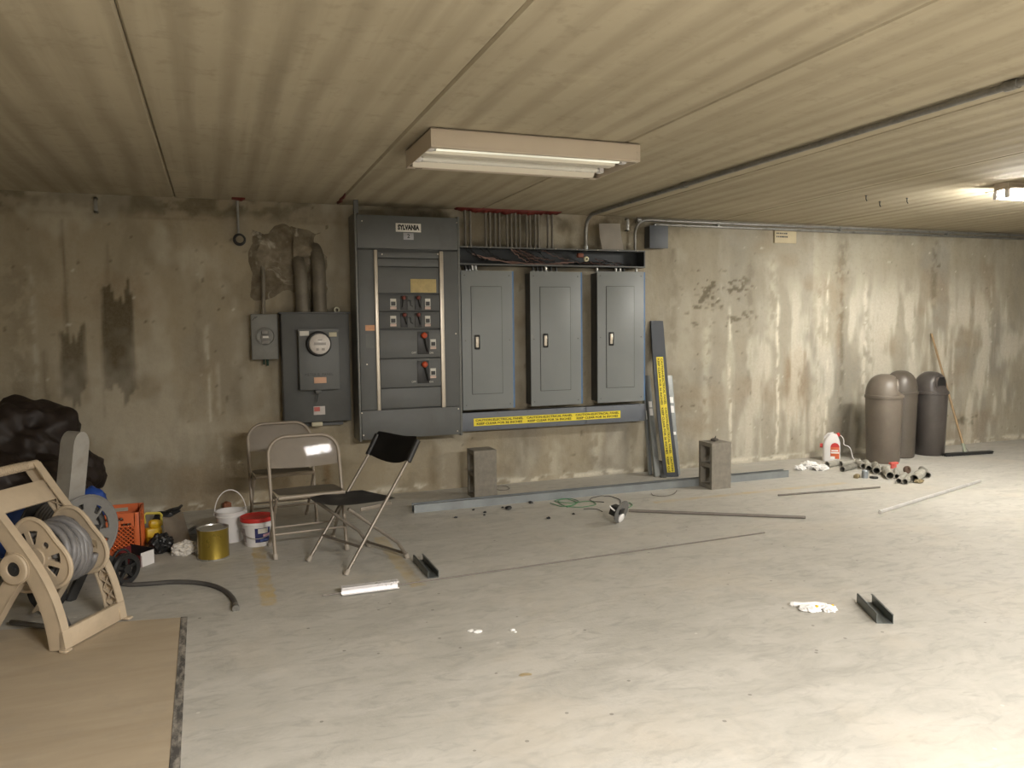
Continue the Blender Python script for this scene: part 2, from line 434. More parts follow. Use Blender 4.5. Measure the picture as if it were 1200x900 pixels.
# hollow-core planks, 4 ft wide, chamfered lower edges
PW, PJ = 1.2095, -.2565
me = None; k0 = int((X0R-PJ)//PW)
for k in range(k0, int((X1R-PJ)//PW)+1):
    if me is None:
        b = B(); c = .011
        prof = [(0.0015, H+.1), (0.0015, H+c), (c, H), (PW-c, H), (PW-.0015, H+c), (PW-.0015, H+.1)]
        t = bmesh.new()
        r0 = [t.verts.new((x, Y0R, z)) for x, z in prof]; r1 = [t.verts.new((x, D, z)) for x, z in prof]
        for i in range(5): t.faces.new((r0[i], r0[i+1], r1[i+1], r1[i]))
        t.faces.new((r0[5], r0[0], r1[0], r1[5])); t.faces.new(r0[::-1]); t.faces.new(r1)
        b._merge(t); me = mesh_of('plank', b, CEILM, 20)
    obj('plank', me, None, ceil, loc=(PJ+k*PW, 0, 0))
b = B(); b.box(X0R-.2, X0R, Y0R, D, 0, H+.1); struct('wall_left', b, WALLP)
b = B(); b.box(X1R, X1R+.2, Y0R, D, 0, H+.1); struct('wall_right', b, WALLP)
b = B(); b.box(X0R-.2, X1R+.2, Y0R-.2, Y0R, 0, H+.1); struct('wall_front', b, WALLP)

# ---- back wall: a dense grid with slight relief and stains of their own shape
def vnoise(x, y, sx, sy, seed):
    rng = np.random.default_rng(seed); G = rng.random((512, 256))
    u = x/sx+100.3; v = y/sy+40.7
    iu = np.floor(u).astype(int); iv = np.floor(v).astype(int); fu = u-iu; fv = v-iv
    fu = fu*fu*(3-2*fu); fv = fv*fv*(3-2*fv)
    g = lambda a, c: G[a % 512, c % 256]
    return (g(iu, iv)*(1-fu)+g(iu+1, iv)*fu)*(1-fv)+(g(iu, iv+1)*(1-fu)+g(iu+1, iv+1)*fu)*fv
def fbm(x, y, sx, sy, seed, o=4):
    r = 0; a = .5; tot = 0
    for i in range(o):
        r = r+a*vnoise(x, y, sx/2**i, sy/2**i, seed+i*13); tot += a; a *= .55
    return r/tot
def sstep(a, b_, x):
    t = np.clip((x-a)/(b_-a), 0, 1); return t*t*(3-2*t)
def back_wall():
    st = .018
    xs = np.arange(X0R-.1, X1R+.1, st); zs = np.linspace(-.02, H+.02, int((H+.04)/st)+1)
    GX, GZ = np.meshgrid(xs, zs, indexing='ij')
    dark = np.zeros_like(GX); pale = np.zeros_like(GX); rust = np.zeros_like(GX); tone = np.zeros_like(GX)
    dy = (fbm(GX, GZ, .5, .5, 3)-.5)*.012+(fbm(GX, GZ, .06, .09, 9, 3)-.5)*.006
    wob = (fbm(GX, GZ, .10, .25, 21)-.5)
    def blotch(px0, py0, px1, py1, soft=.03, wv=.10, wh=.06, zfade=.25):
        xa, xb, za, zb = wr(px0, py0, px1, py1, 0)
        st_ = (fbm(GX, GZ, .022, 1.5, 55, 2)-.5)*zfade      # vertical streak ends
        fx = sstep(xa-soft, xa+soft, GX+wob*wh)*(1-sstep(xb-soft, xb+soft, GX+wob*wh))
        fz = sstep(za-soft, za+soft, GZ+st_+wob*wv)*(1-sstep(zb-soft, zb+soft, GZ+st_+wob*wv))
        return fx*fz
    def vline(px, py0, py1, w, seed, wander=.03):
        xc = wl(px, (py0+py1)/2).x; za, zb = wl(px, py1).z, wl(px, py0).z
        cx = xc+(fbm(GZ, GZ*0, .35, 1, seed)-.5)*2*wander
        ww = w*(.35+1.3*fbm(GZ, GX*0, .07, 1, seed+4, 3))
        f = np.exp(-((GX-cx)/ww)**2)
        return f*sstep(za-.08, za+.08, GZ)*(1-sstep(zb-.15, zb+.1, GZ))*sstep(.3, .55, fbm(GX, GZ, .05, .07, seed+8, 3))
    # board bands of the formwork, each its own grey
    bw = .305; idx = np.floor(GX/bw).astype(int); rng = np.random.default_rng(5); tv = rng.random(200)
    tone = np.maximum(tone, tv[(idx+60) % 200]*.42*sstep(.30, .7, fbm(GX, GZ, .9, 1.1, 31)))
    tone = np.maximum(tone, sstep(.52, .70, fbm(GX, GZ, .45, .8, 77))*.6)
    tone *= .5+.5*sstep(.5, 4.0, GX)
    buff = (1-sstep(1.5, 5.5, GX))*(.55+.45*fbm(GX, GZ, .5, .5, 79))  # warmer light on the left, painted into the wall colour
    # two tarry patches on the left with combed ends
    dark = np.maximum(dark, blotch(71, 392, 101, 462, .02, .12, .05, .3)*.85)
    dark = np.maximum(dark, blotch(120, 345, 158, 468, .018, .12, .05, .38)*.95)
    dark = np.maximum(dark, blotch(126, 300, 132, 420, .02, .1, .06, .3)*.35)
    dark = np.maximum(dark, blotch(73, 262, 78, 400, .015, .1, .05, .3)*.55)
    dark = np.maximum(dark, blotch(50, 400, 58, 490, .02, .1, .06, .3)*.4)
    # soiled strip under the ceiling, cast line below it
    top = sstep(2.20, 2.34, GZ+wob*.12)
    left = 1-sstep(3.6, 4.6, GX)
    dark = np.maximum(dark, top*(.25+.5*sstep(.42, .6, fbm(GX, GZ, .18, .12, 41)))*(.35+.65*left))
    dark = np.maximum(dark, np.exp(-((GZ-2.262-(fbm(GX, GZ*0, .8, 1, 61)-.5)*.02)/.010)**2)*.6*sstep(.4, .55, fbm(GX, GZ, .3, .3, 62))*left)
    # specks, bug holes and flaking
    sp = vnoise(GX, GZ, .035, .03, 91); dark = np.maximum(dark, sstep(.93, .985, sp)*.75*sstep(.4, .6, fbm(GX, GZ, 1.0, .6, 92)))
    cl = np.exp(-(((GX-wl(845, 355).x)/.55)**2+((GZ-wl(845, 355).z)/.38)**2))
    fl_ = sstep(.64, .74, fbm(GX, GZ, .10, .06, 95, 3)); dark = np.maximum(dark, fl_*sstep(.25, .6, cl)*.75)
    cl2 = np.exp(-(((GX-wl(1140, 492).x)/.35)**2+((GZ-wl(1140, 492).z)/.07)**2))
    dark = np.maximum(dark, sstep(.52, .64, fbm(GX, GZ, .14, .05, 97, 3))*sstep(.35, .7, cl2)*.8)
    for px, py0, py1, w, s, a in ((987, 285, 480, .03, 201, .55), (1096, 275, 360, .05, 203, .5), (989, 270, 330, .09, 205, .45),
                                  (1075, 440, 520, .03, 207, .3), (615, 500, 560, .05, 209, .35), (232, 300, 430, .03, 211, .25),
                                  (790, 270, 420, .05, 213, .35), (880, 300, 450, .04, 215, .35), (20, 300, 480, .10, 217, .35), (690, 330, 470, .06, 219, .3)):
        dark = np.maximum(dark, vline(px, py0, py1, w, s)*a)
    # brown smear between the lime runs
    rust = np.maximum(rust, blotch(921, 415, 945, 482, .06, .2, .12, .4)*.55)
    rust = np.maximum(rust, blotch(378, 535, 388, 578, .03, .1, .04, .2)*.7)
    rust = np.maximum(rust, sstep(.55, .75, fbm(GX, GZ, .7, .5, 123))*.30)
    rust = np.maximum(rust, vline(985, 300, 420, .05, 221)*.4)
    # lime runs
    for px, py0, py1, w, s, a in ((856, 360, 535, .016, 301, .95), (912, 330, 530, .018, 303, 1.), (969, 320, 530, .016, 305, .9),
                                  (960, 330, 520, .04, 307, .5), (1014, 330, 470, .035, 309, .75), (1022, 350, 440, .05, 311, .5),
                                  (1070, 360, 480, .03, 313, .55), (1118, 390, 480, .016, 315, .5), (1160, 330, 460, .016, 317, .5),
                                  (828, 370, 500, .05, 319, .35), (905, 300, 400, .06, 321, .35), (935, 420, 500, .05, 323, .45),
                                  (245, 380, 500, .014, 325, .5), (258, 420, 560, .012, 327, .35), (40, 300, 470, .02, 329, .25),
                                  (520, 520, 570, .03, 331, .35), (648, 520, 560, .05, 333, .4), (700, 500, 560, .05, 335, .4), (740, 510, 560, .04, 337, .4)):
        pale = np.maximum(pale, vline(px, py0, py1, w, s)*a)
    base = np.exp(-((GZ-.03-(fbm(GX, GZ*0, .4, 1, 131)-.5)*.05)/.030)**2)*sstep(.40, .55, fbm(GX, GZ, .09, .05, 133, 3))
    pale = np.maximum(pale, base*.8)
    right = sstep(3.6, 5.5, GX)
    pale = np.maximum(pale, right*sstep(.5, .68, fbm(GX, GZ, .16, .7, 141))*.5*(1-sstep(1.5, 2.1, GZ)))
    pale = np.maximum(pale, (1-right)*sstep(.52, .72, fbm(GX, GZ, .33, .45, 143))*.24)
    dark = np.maximum(dark, (1-right)*sstep(.56, .74, fbm(GX, GZ, .22, .40, 145))*.22)
    pale = np.maximum(pale, sstep(.965, .995, vnoise(GX, GZ, .05, .022, 151))*.6)
    dy += sstep(.93, .985, sp)*.006+fl_*sstep(.25, .6, cl)*.010
    dy -= dy.min()
    nx, nz = GX.shape
    V = np.stack([GX, np.full_like(GX, D)+dy, GZ], -1).reshape(-1, 3)
    ii = np.arange(nx*nz).reshape(nx, nz)
    F = np.stack([ii[:-1, :-1], ii[1:, :-1], ii[1:, 1:], ii[:-1, 1:]], -1).reshape(-1, 4)
    me = bpy.data.meshes.new('wall_back')
    me.vertices.add(len(V)); me.vertices.foreach_set('co', V.ravel().astype(np.float32))
    me.loops.add(F.size); me.loops.foreach_set('vertex_index', F.ravel().astype(np.int32))
    me.polygons.add(len(F)); me.polygons.foreach_set('loop_start', np.arange(0, F.size, 4, dtype=np.int32))
    me.update(calc_edges=True)
    me.polygons.foreach_set('use_smooth', np.ones(len(F), bool))
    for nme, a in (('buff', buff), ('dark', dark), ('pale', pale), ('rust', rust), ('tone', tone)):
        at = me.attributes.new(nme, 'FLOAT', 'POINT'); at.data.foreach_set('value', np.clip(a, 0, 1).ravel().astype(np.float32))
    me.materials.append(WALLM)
    o = bpy.data.objects.new('wall_back', me); COL.objects.link(o); setp(o, kind='structure')
    return o
wall_back = back_wall()

# broken-out concrete roughly filled with mortar, behind the meter boxes' conduits (part of the wall)
def mortar_patch():
    xa, xb, za, zb = wr(288, 262, 386, 352, 0)
    m, nt, bb = nodes_of('rough_mortar')
    P = N(nt, 'ShaderNodeTexCoord').outputs['Object']
    c = mixc(nt, ramp(nt, noise(nt, P, 5, 6, .65), .35, .65), (.12, .095, .06), (.26, .225, .165))
    c = mixc(nt, ramp(nt, noise(nt, P, 7, 5, .6, .8), .55, .66), c, (.40, .37, .30))
    nt.links.new(c, bb.inputs['Base Color']); bb.inputs['Roughness'].default_value = .95
    bump(nt, bb, noise(nt, P, 30, 6, .7), .7, .01)
    cx, cz = (xa+xb)/2, (za+zb)/2
    def fn(u, v):
        x = xa+(xb-xa)*u; z = za+(zb-za)*v
        e = max(-1, min(u, 1-u, v, 1-v)*5+.9*mnoise.noise(Vector((u*3.2+4, v*3.2, 5)))-.12)
        n = mnoise.noise(Vector((x*9, 0, z*9)))*.5+mnoise.noise(Vector((x*22, 3, z*22)))*.3+mnoise.noise(Vector((x*50, 3, z*50)))*.15
        h = min(1, e)*(.034+.045*n)-.016*(1-min(1, e))
        if u > .55 and v > .55: h += .025*min(1, e)*(1+n)
        wx = .03*mnoise.noise(Vector((u*4, v*4, 9)))*(1 if e < 1 else .3)
        return (x+wx, D+.004-h, z+.03*mnoise.noise(Vector((u*4, v*4, 2))))
    b = B(); b.grid(fn, 70, 60)
    single('mortar_patch', b, m, 'lumpy brown mortar patch where the wall was broken out above the meter boxes', 'mortar', ang=60)
mortar_patch()

# plywood sheet on the floor, lower left
def plywood():
    m, nt, bb = nodes_of('buff_plywood')
    P = N(nt, 'ShaderNodeTexCoord').outputs['Object']
    c = mixc(nt, ramp(nt, noise(nt, mapping(nt, P, (1, 5, 1)), 1.4, 6, .6, .6), .3, .7), (.36, .29, .20), (.44, .365, .265))
    c = mixc(nt, math_(nt, 'MULTIPLY', ramp(nt, noise(nt, P, 6, 6, .7), .5, .75), .4), c, (.31, .27, .215))
    nt.links.new(c, bb.inputs['Base Color']); bb.inputs['Roughness'].default_value = .7
    bump(nt, bb, noise(nt, mapping(nt, P, (3, 40, 1)), 4, 4), .15, .003)
    m2, nt, bb = nodes_of('worn_black_edge')
    P = N(nt, 'ShaderNodeTexCoord').outputs['Object']
    c = mixc(nt, ramp(nt, noise(nt, mapping(nt, P, (3, 1, 1)), 9, 6, .75), .42, .6), (.07, .065, .06), (.30, .275, .235))
    nt.links.new(c, bb.inputs['Base Color']); bb.inputs['Roughness'].default_value = .7
    a = fl(215, 725); c1 = fl(203, 900)
    t = thing('plywood_sheet', 'buff plywood sheet lying flat under the beige hose reel', 'board', (a.x, a.y, 0))
    dx = c1.x-a.x; dyy = c1.y-a.y; k = (.9-a.y)/dyy
    def off(y): return dx*k*(y/(.9-a.y))
    b = B()
    out = [(-.012, 0), (-.012+off(.9-a.y), .9-a.y), (-2.2, .9-a.y), (-2.2, .32), (-.82, .155)]
    b.plate(out, (), .008); obj('sheet', b, m, t)
    b = B(); b.plate([(-.011, 0), (-.011+off(.9-a.y), .9-a.y), (.026+off(.9-a.y), .9-a.y), (.018, -.005)], (), .010)
    obj('edge_strip', b, m2, t, 'worn black edge strip along the sheet')
plywood()

# ================================================================ ceiling lights
def trough_light():
    xa, xb, ya, yb, hb = 1.047, 2.245, 3.905, 4.465, .102
    t = thing('ceiling_light', 'cream trough ceiling light with dim tubes above the electrical panels', 'ceiling light', (xa, ya, H-hb))
    L, W, hh = xb-xa, yb-ya, hb-.006
    b = B(); th = .004
    b.box(0, L, 0, th, 0, hh, .0015); b.box(0, L, W-th, W, 0, hh, .0015)
    b.box(0, th, th, W-th, 0, hh); b.box(L-th, L, th, W-th, 0, hh); b.box(0, L, 0, W, hh-th, hh)
    b.box(0, L, th, .03, 0, .004, .001); b.box(0, L, W-.034, W-th, 0, .004, .001)
    b.box(.003, L-.003, -.002, .001, .006, .012)
    hs = obj('housing', b, WHENAM, t)
    b = B()   # sloped white reflectors and the ballast cover ridge
    def slab(pts):
        tt = bmesh.new(); a = [tt.verts.new((.03, y, z)) for y, z in pts]; c = [tt.verts.new((L-.03, y, z)) for y, z in pts]
        for i in range(len(pts)-1): tt.faces.new((a[i], a[i+1], c[i+1], c[i]))
        b._merge(tt)
    slab([(.03, .003), (.085, .075), (.20, .085), (.245, .022), (.315, .022), (.36, .085), (.475, .075), (W-.03, .003)])
    obj('reflector', b, mat('white_reflector', (.78, .73, .62), .35, 0, .03), t, ang=20)
    b = B()
    for x in (0.02, L-.05):
        for y in (.14, W-.14): b.box(x, x+.03, y-.02, y+.02, .012, .075, .003)
    objs('lampholder', b, WHITEP, t)
    m, nt, bs = nodes_of('dim_fluorescent_tube')
    P = N(nt, 'ShaderNodeTexCoord').outputs['Object']
    xx = N(nt, 'ShaderNodeSeparateXYZ', ins={0: P}).outputs[0]
    e = ramp(nt, math_(nt, 'ABSOLUTE', math_(nt, 'SUBTRACT', xx, L/2)), .15, .55, .45, 1)   # weak emission, raised towards the tube ends
    bs.inputs['Base Color'].default_value = (.85, .85, .78, 1); bs.inputs['Roughness'].default_value = .25
    bs.inputs['Emission Color'].default_value = (.98, .97, .76, 1)
    nt.links.new(math_(nt, 'MULTIPLY', e, TUBE_DIM), bs.inputs['Emission Strength'])
    dead = mat('dead_tube_glass', (.75, .73, .66), .25, 0, .03)
    for y in (.14, W-.14):
        b = B(); b.tube([(.05, y, .032), (L-.05, y, .032)], .018, 14)
        tb = obj('tube', b, m if y < .2 else dead, t)
        b = B(); b.tube([(.045, y, .032), (.062, y, .032)], .0188, 14); b.tube([(L-.062, y, .032), (L-.045, y, .032)], .0188, 14)
        objs('end_cap', b, TIN, tb)
    b = B()
    for x in (.05, L-.09): b.box(x, x+.04, W-.028, W-.012, -.0015, .002, .0007)
    objs('slot_shade', b, mat('slot_shadow', (.2, .17, .12), .6), t)  # dark plates paint the shade of open slots in the lip
    b = B()
    for x in (.06, L-.06):
        for y in (.1, W-.1): b.tube([(x, y, hh-.002), (x, y, hb)], .02, 10)
    objs('standoff', b, GALVD, t)
    b = B()
    for x, z in ((.02, .045), (.02, .02), (L-.02, .075), (L-.02, .05), (L-.02, .02), (.12, .06)):
        b.tube([(x, -.002, z), (x, .001, z)], .0035, 8)
    objs('screw', b, RAIL, t)
trough_light()
def strip_light():
    xa, L, yc = 5.42, 1.22, 4.2
    t = thing('ceiling_light', 'lit bare-tube strip light at the right edge above the trash cans', 'ceiling light', (xa, yc, H-.115))
    b = B(); b.box(0, L, -.055, .055, .066, .115, .006); obj('housing', b, WHENAM, t)
    b = B(); b.box(-.01, L+.01, -.12, .12, .06, .067, .002); obj('reflector', b, WHENAM, t)  # wide plate added to block the tubes' upward light
    e = emis('lit_fluorescent_tube', (1, .97, .90), TUBE_ON)
    for y in (-.045, .045):
        b = B(); b.box(.0, .022, y-.016, y+.016, .0, .061, .003); b.box(L-.022, L, y-.016, y+.016, .0, .061, .003); objs('lampholder', b, WHITEP, t)
        b = B(); b.tube([(.022, y, .022), (L-.022, y, .022)], .016, 12); obj('tube', b, e, t)
strip_light()

# ================================================================ conduits on ceiling and wall
def bend(p0, corner, p1, r, n=8):
    """polyline p0 -> rounded corner -> p1"""
    p0, c, p1 = Vector(p0), Vector(corner), Vector(p1)
    a = (p0-c).normalized(); d = (p1-c).normalized()
    pts = [p0]
    for i in range(n+1):
        t = i/n; s = (1-t)
        q = (c+a*r)*s*s + c*2*s*t + (c+d*r)*t*t; pts.append(q)
    pts.append(p1); return pts
TZ = wr(541, 291, 756, 312, .15)      # open wireway
def ceiling_conduit():
    z = H-.022; xw = wl(687, 285, .1).x
    t = thing('conduit', 'long galvanised conduit bending up from the wireway and running along the ceiling', 'conduit', (xw, D-.09, TZ[3]))
    xc = 3.14; o = t.location
    pts = [(xw, D-.09, TZ[3]-.01), (xw, D-.09, 2.20)]
    pts += bend((xw, D-.09, 2.2), (xw, D-.09, z), (xc, 5.95, z), .17)[1:]
    pts += [(xc, 5.2, z), (xc+.01, 4.0, z), (xc+.03, 2.4, z), (xc+.05, .2, z), (xc+.06, -2, z)]
    b = B(); b.tube([Vector(p)-o for p in pts], .0165, 12); obj('pipe', b, GALVD, t)
    for y in (4.86, 2.42, .4):
        x = xc+.01+(4-y)*.0125 if y < 4 else xc+.005
        b = B(); b.tube([(x-o.x, y+.03-o.y, z-o.z), (x-o.x, y-.03-o.y, z-o.z)], .0225, 12)
        b.box(x-.012-o.x, x+.055-o.x, y-.012-o.y, y+.012-o.y, H-.004-o.z, H-o.z)
        b.box(x+.014-o.x, x+.03-o.x, y-.012-o.y, y+.012-o.y, z-.01-o.z, H-o.z)
        obj('strap', b, GALVD, t)
    b = B(); b.tube([(xw-o.x, D-.09-o.y, .0), (xw-o.x, D-.09-o.y, .035)], .022, 12); obj('connector', b, GALV, t)
ceiling_conduit()
def wall_conduit():
    z = H-.028; xw = wl(745, 285, .06).x
    t = thing('conduit', 'thin grey conduit arching from the wireway end and running right under the ceiling', 'conduit', (xw, D-.045, TZ[3]))
    o = t.location; xb = xw+.20
    pts = bend((xw, D-.045, TZ[3]-.01), (xw, D-.045, z), (xb+.2, D-.045, z), .15)
    pts += [(5, D-.04, z), (8, D-.04, z+.002), (12.9, D-.04, z)]
    b = B(); b.tube([Vector(p)-o for p in pts], .012, 10); obj('pipe', b, GALVD, t)
    for x in (3.72, 4.6, 6.1, 7.6):
        b = B(); b.tube([(x-.02-o.x, .003, z-o.z), (x+.02-o.x, .003, z-o.z)], .017, 10); b.box(x-.01-o.x, x+.01-o.x, .0, .043, z-.03-o.z, z+.012-o.z)
        obj('strap', b, GALVD, t)
wall_conduit()
def ledge_pipe():
    b = B(); b.tube([(3.9, D-.02, H-.062), (12.9, D-.02, H-.060)], .013, 10)
    single('conduit', b, GALVD, 'second dark conduit running along the wall just below the ceiling at right', 'conduit')
ledge_pipe()

# vertical conduits feeding the wireway
ORD = 'first second third fourth fifth sixth seventh eighth ninth tenth eleventh twelfth thirteenth fourteenth fifteenth sixteenth'.split()
FEEDC = mat('dark_feeder_conduit', (.17, .155, .13), .5, .45, .2, 20, dirt=(.08, .07, .05), dirtamt=.6)
XS = [545, 551, 569, 574, 580, 585, 594, 599, 604, 609, 617, 621, 627, 631, 642, 647]
for i, px in enumerate(XS):
    p = wl(px, 270, .085)
    r = .0105
    t = thing('feeder_conduit', 'thin upright conduit under the red firestop, %s from the switchboard' % ORD[i], 'conduit', (p.x, D-.085, TZ[3]-.005), 0, 'upright conduits above the wireway')
    b = B(); b.tube([(0, 0, 0), (0, 0, H-TZ[3]-.002)], r, 10); obj('pipe', b, FEEDC, t)
    b = B(); b.tube([(0, 0, .004), (0, 0, .03)], r*1.45, 10); obj('connector', b, FEEDC, t)
def caulk(px0, px1, h, seed, label):
    xa, xb = wl(px0, 250, .085).x, wl(px1, 250, .085).x
    def fn(u, v):
        x = xa+(xb-xa)*u; n = mnoise.noise(Vector((x*14, seed, 0)))
        a = v*pi
        rr = h*(1+.75*n+.3*mnoise.noise(Vector((x*40, seed, 3))))*(sin(pi*min(max(u, .0), 1.0))**.25+.05)
        return (x-xa, -.055*cos(a)*1.0, -rr*sin(a)+.004)
    b = B(); b.grid(fn, 80, 10, th=.0)
    single('firestop_caulk', b, CAULK, label, 'firestop', loc=(xa, D-.085, H))
caulk(533, 657, .034, 1, 'long smear of red firestop caulk where conduits pass the ceiling')
caulk(272, 288, .022, 5, 'small red firestop blob above the hanging black ring')
b = B()
p0, p1 = fl(396, 239, H-.003), fl(406, 227, H-.003)
b.tube([p0.lerp(p1, i/6)+Vector((.012*random.uniform(-1, 1), 0, 0)) for i in range(7)], [.004, .012, .014, .01, .013, .009, .004], 8)
single('firestop_caulk', b, CAULK, 'short diagonal red caulk streak in the plank joint left of the switchboard', 'firestop')

# open wireway with loose wires
def wireway():
    xa, xb, za, zb = TZ; xa = 1.93
    t = thing('wireway', 'open black wireway trough full of loose wires above the panels', 'wireway', (xa, D, za))
    L, h, d = xb-xa, zb-za, .15
    b = B(); b.box(0, L, -.006, 0, 0, h); b.box(0, L, -d, -.006, 0, .008); b.box(0, L, -d, -.006, h-.008, h)
    b.box(0, .006, -d, -.006, .008, h-.008); b.box(L-.006, L, -d, -.006, .008, h-.008)
    obj('trough', b, WIREWAY, t)
    b = B(); b.box(0, L, -d-.003, -d, 0, .012); b.box(0, L, -d-.003, -d, h-.012, h)
    b.box(L-.012, L, -d-.003, -d, .012, h-.012)
    obj('lip', b, STEEL, t, 'grey steel edge of the trough')
    rng = random.Random(4)
    def wire(p, m, r=.004): b = B(); b.tube(p, r, 6); obj('wire', b, m, t)
    def sag(x0, x1, z0, z1, y, dip, n=14):
        return [(x0+(x1-x0)*i/n, y+.012*sin(i*1.3+x0*9), z0+(z1-z0)*i/n-dip*sin(pi*i/n)+.006*sin(i*2.1+x0*5)) for i in range(n+1)]
    for k in range(3): wire(sag(.15+.02*k, 1.0+.05*k, h*.62-.012*k, .028+.01*k, -.07-.012*k, .03+.006*k), PINKW, .005)
    for k in range(14):
        x0 = rng.uniform(.45, .8); x1 = x0+rng.uniform(.15, .35)
        wire(sag(x0, x1, h-.01, rng.uniform(.03, .06), -rng.uniform(.05, .13), rng.uniform(-.01, .03)), rng.choice([BROWNW, PINKW, BLACK, BROWNW, BLACK]), .0038)
    for k in range(6):
        x0 = rng.uniform(.05, .3); wire(sag(x0, x0+rng.uniform(.1, .3), h-.01, .05, -.09, .03), BLACK, .004)
    for k in range(8):
        x0 = rng.uniform(1.05, 1.4); wire(sag(x0, x0+rng.uniform(.2, .35), rng.uniform(.03, .08), rng.uniform(.02, .07), -rng.uniform(.05, .12), .01), rng.choice([BLACK, BROWNW]), .004)
    b = B(); b.box(1.17-.04, 1.17+.02, -.11, -.07, h*.55, h*.8, .008); obj('wire_nut', b, mat('rust_red_plastic', (.22, .07, .04), .6), t)
    b = B(); M = T(wl(687, 302, .12).x-xa, -.12, h*.46) @ Rm(pi/2, 'X')
    b.lathe([(.010, -.01), (.022, -.008), (.026, 0), (.022, .01), (.011, .012), (.010, -.01)], 20, M); obj('bushing', b, CERAM, t, 'cream insulating ring')
    b = B()
    for x in np.linspace(.08, L-.08, 9): b.tube([(x, -d-.006, h-.006), (x, -d-.002, h-.006)], .004, 6)
    objs('screw', b, RAIL, t)
wireway()

# short nipples between wireway and panels
NP = [(545, 0), (549, 0), (553, 1), (557, 1), (624, 0), (629, 0), (634, 0), (639, 1), (645, 0), (651, 0), (699, 1), (721, 1), (726, 1), (730, 0), (745, 1)]
PZT = wl(650, 319, .2).z
for i, (px, br) in enumerate(NP):
    p = wl(px, 315, .075); z0 = PZT-.01
    t = thing('conduit_nipple', 'short %s nipple below the open wireway, %s from the switchboard' % ('bright' if br else 'black', ORD[i]), 'conduit', (p.x, D-.085, z0), 0, 'nipples below the wireway')
    b = B(); b.tube([(0, 0, 0), (0, 0, TZ[2]-z0+.004)], .0115, 10); obj('pipe', b, RODB if br else BLACK, t)
    b = B(); b.tube([(0, 0, .012), (0, 0, .03)], .017, 6); obj('locknut', b, GALV, t)

# ================================================================ breaker panels
def breaker_panel(px, which, label):
    x0, x1, z0, z1 = px
    dp = .165
    t = thing('breaker_panel', label, 'breaker panel', (x0, D, z0), 0, 'three tall grey breaker panels')
    w, h = x1-x0, z1-z0
    b = B(); b.box(.018, w+.004, -dp+.012, -.001, .012, h-.012, .003); obj('box', b, STEELD, t)
    b = B(); b.box(0, w, -dp-.002, -dp+.012, 0, h, .003); obj('cover', b, PANELG, t)
    b = B(); b.box(w-.002, w+.015, -dp+.001, -dp+.010, .004, h-.003); obj('edge_film', b, BLUEF, t, 'blue film along the right edge')
    dx0, dx1, dz0, dz1 = w*.19, w*.78, h*.115, h*.885
    b = B(); g = .004     # dark sheet painting the shade of the door gap, then the leaf
    b.box(dx0-g, dx1+g, -dp-.0035, -dp-.001, dz0-g, dz1+g); obj('door_gap_shade', b, mat('door_gap_shadow', (.06, .062, .06), .6), t)
    b = B(); b.box(dx0, dx1, -dp-.0075, -dp-.001, dz0, dz1, .002); dr = obj('door', b, PANELG, t)
    lx, lz = dx0+.045, dz0+(dz1-dz0)*.485
    b = B(); b.box(lx-.024, lx+.024, -dp-.011, -dp-.006, lz-.062, lz+.062, .008); obj('latch_plate', b, BLACK, dr)
    b = B(); b.box(lx-.013, lx+.013, -dp-.015, -dp-.010, lz-.045, lz+.045, .004); b.box(lx-.013, lx+.013, -dp-.02, -dp-.014, lz-.012, lz+.03, .003)
    obj('latch', b, RAIL, dr, 'bright metal latch')
    b = B()
    for x in (.03, w-.03):
        for z in (.04, h/2, h-.04): b.tube([(x, -dp-.005, z), (x, -dp, z)], .005, 8)
    objs('screw', b, STEEL, t)
breaker_panel((1.945, 2.405, .70, 1.885), 0, 'grey breaker panel touching the right side of the switchboard')
breaker_panel((2.572, 3.058, .705, 1.885), 1, 'middle one of the three grey breaker panels')
breaker_panel((3.222, 3.70, .705, 1.895), 2, 'rightmost grey breaker panel, beside the bare concrete wall')

def caution(t, x0, x1, z0, z1, y, seam=None, nm='caution_sticker', rep=3, M=None, w_only=None):
    """yellow sticker with repeated two-line warning; text faces -Y"""
    M = M or Matrix.Identity(4)
    b = B(); b.box(x0, x1, y-.0012, y, z0, z1, 0, M); s = obj(nm, b, CAUTY, t, 'yellow caution sticker with black lettering')
    n = rep; L = (x1-x0)/n; hh = z1-z0
    for k in range(n):
        cx = x0+L*(k+.5)
        text('lettering', 'CAUTION-ELECTRICAL PANEL', hh*.40, M @ T(cx, y-.0018, z0+hh*.72) @ WALLT, INK, s, L*.93, .0006)
        text('lettering', 'KEEP CLEAR FOR 36 INCHES', hh*.40, M @ T(cx, y-.0018, z0+hh*.27) @ WALLT, INK, s, L*.89, .0006)
    return s
def lower_wireway():
    xa, xb, za, zb = wr(543, 479, 756, 500, .12); xa = 1.93
    za, zb = .512, .672
    t = thing('wireway', 'closed blue-grey wireway with yellow caution stickers below the breaker panels', 'wireway', (xa, D, za))
    L, h, d = xb-xa, zb-za, .12
    sx = wl(687, 490, .12).x-xa
    b = B(); b.box(.004, L-.004, -d+.006, 0, .004, h-.004); obj('trough', b, STEELD, t)
    b = B(); b.box(0, sx-.002, -d, -d+.01, 0, h, .003); obj('cover', b, BLUEG, t)
    b = B(); b.box(sx+.001, L, -d-.001, -d+.01, 0, h, .003); obj('cover', b, BLUEG, t)
    r = wr(555, 487, 727, 495, .12)
    caution(t, r[0]-xa, r[1]-xa, .042, .108, -d-.001)
    b = B()
    for x in np.linspace(.06, L-.06, 7):
        for z in (.012, h-.012): b.tube([(x, -d-.004, z), (x, -d, z)], .004, 6)
    objs('screw', b, STEELD, t)
lower_wireway()

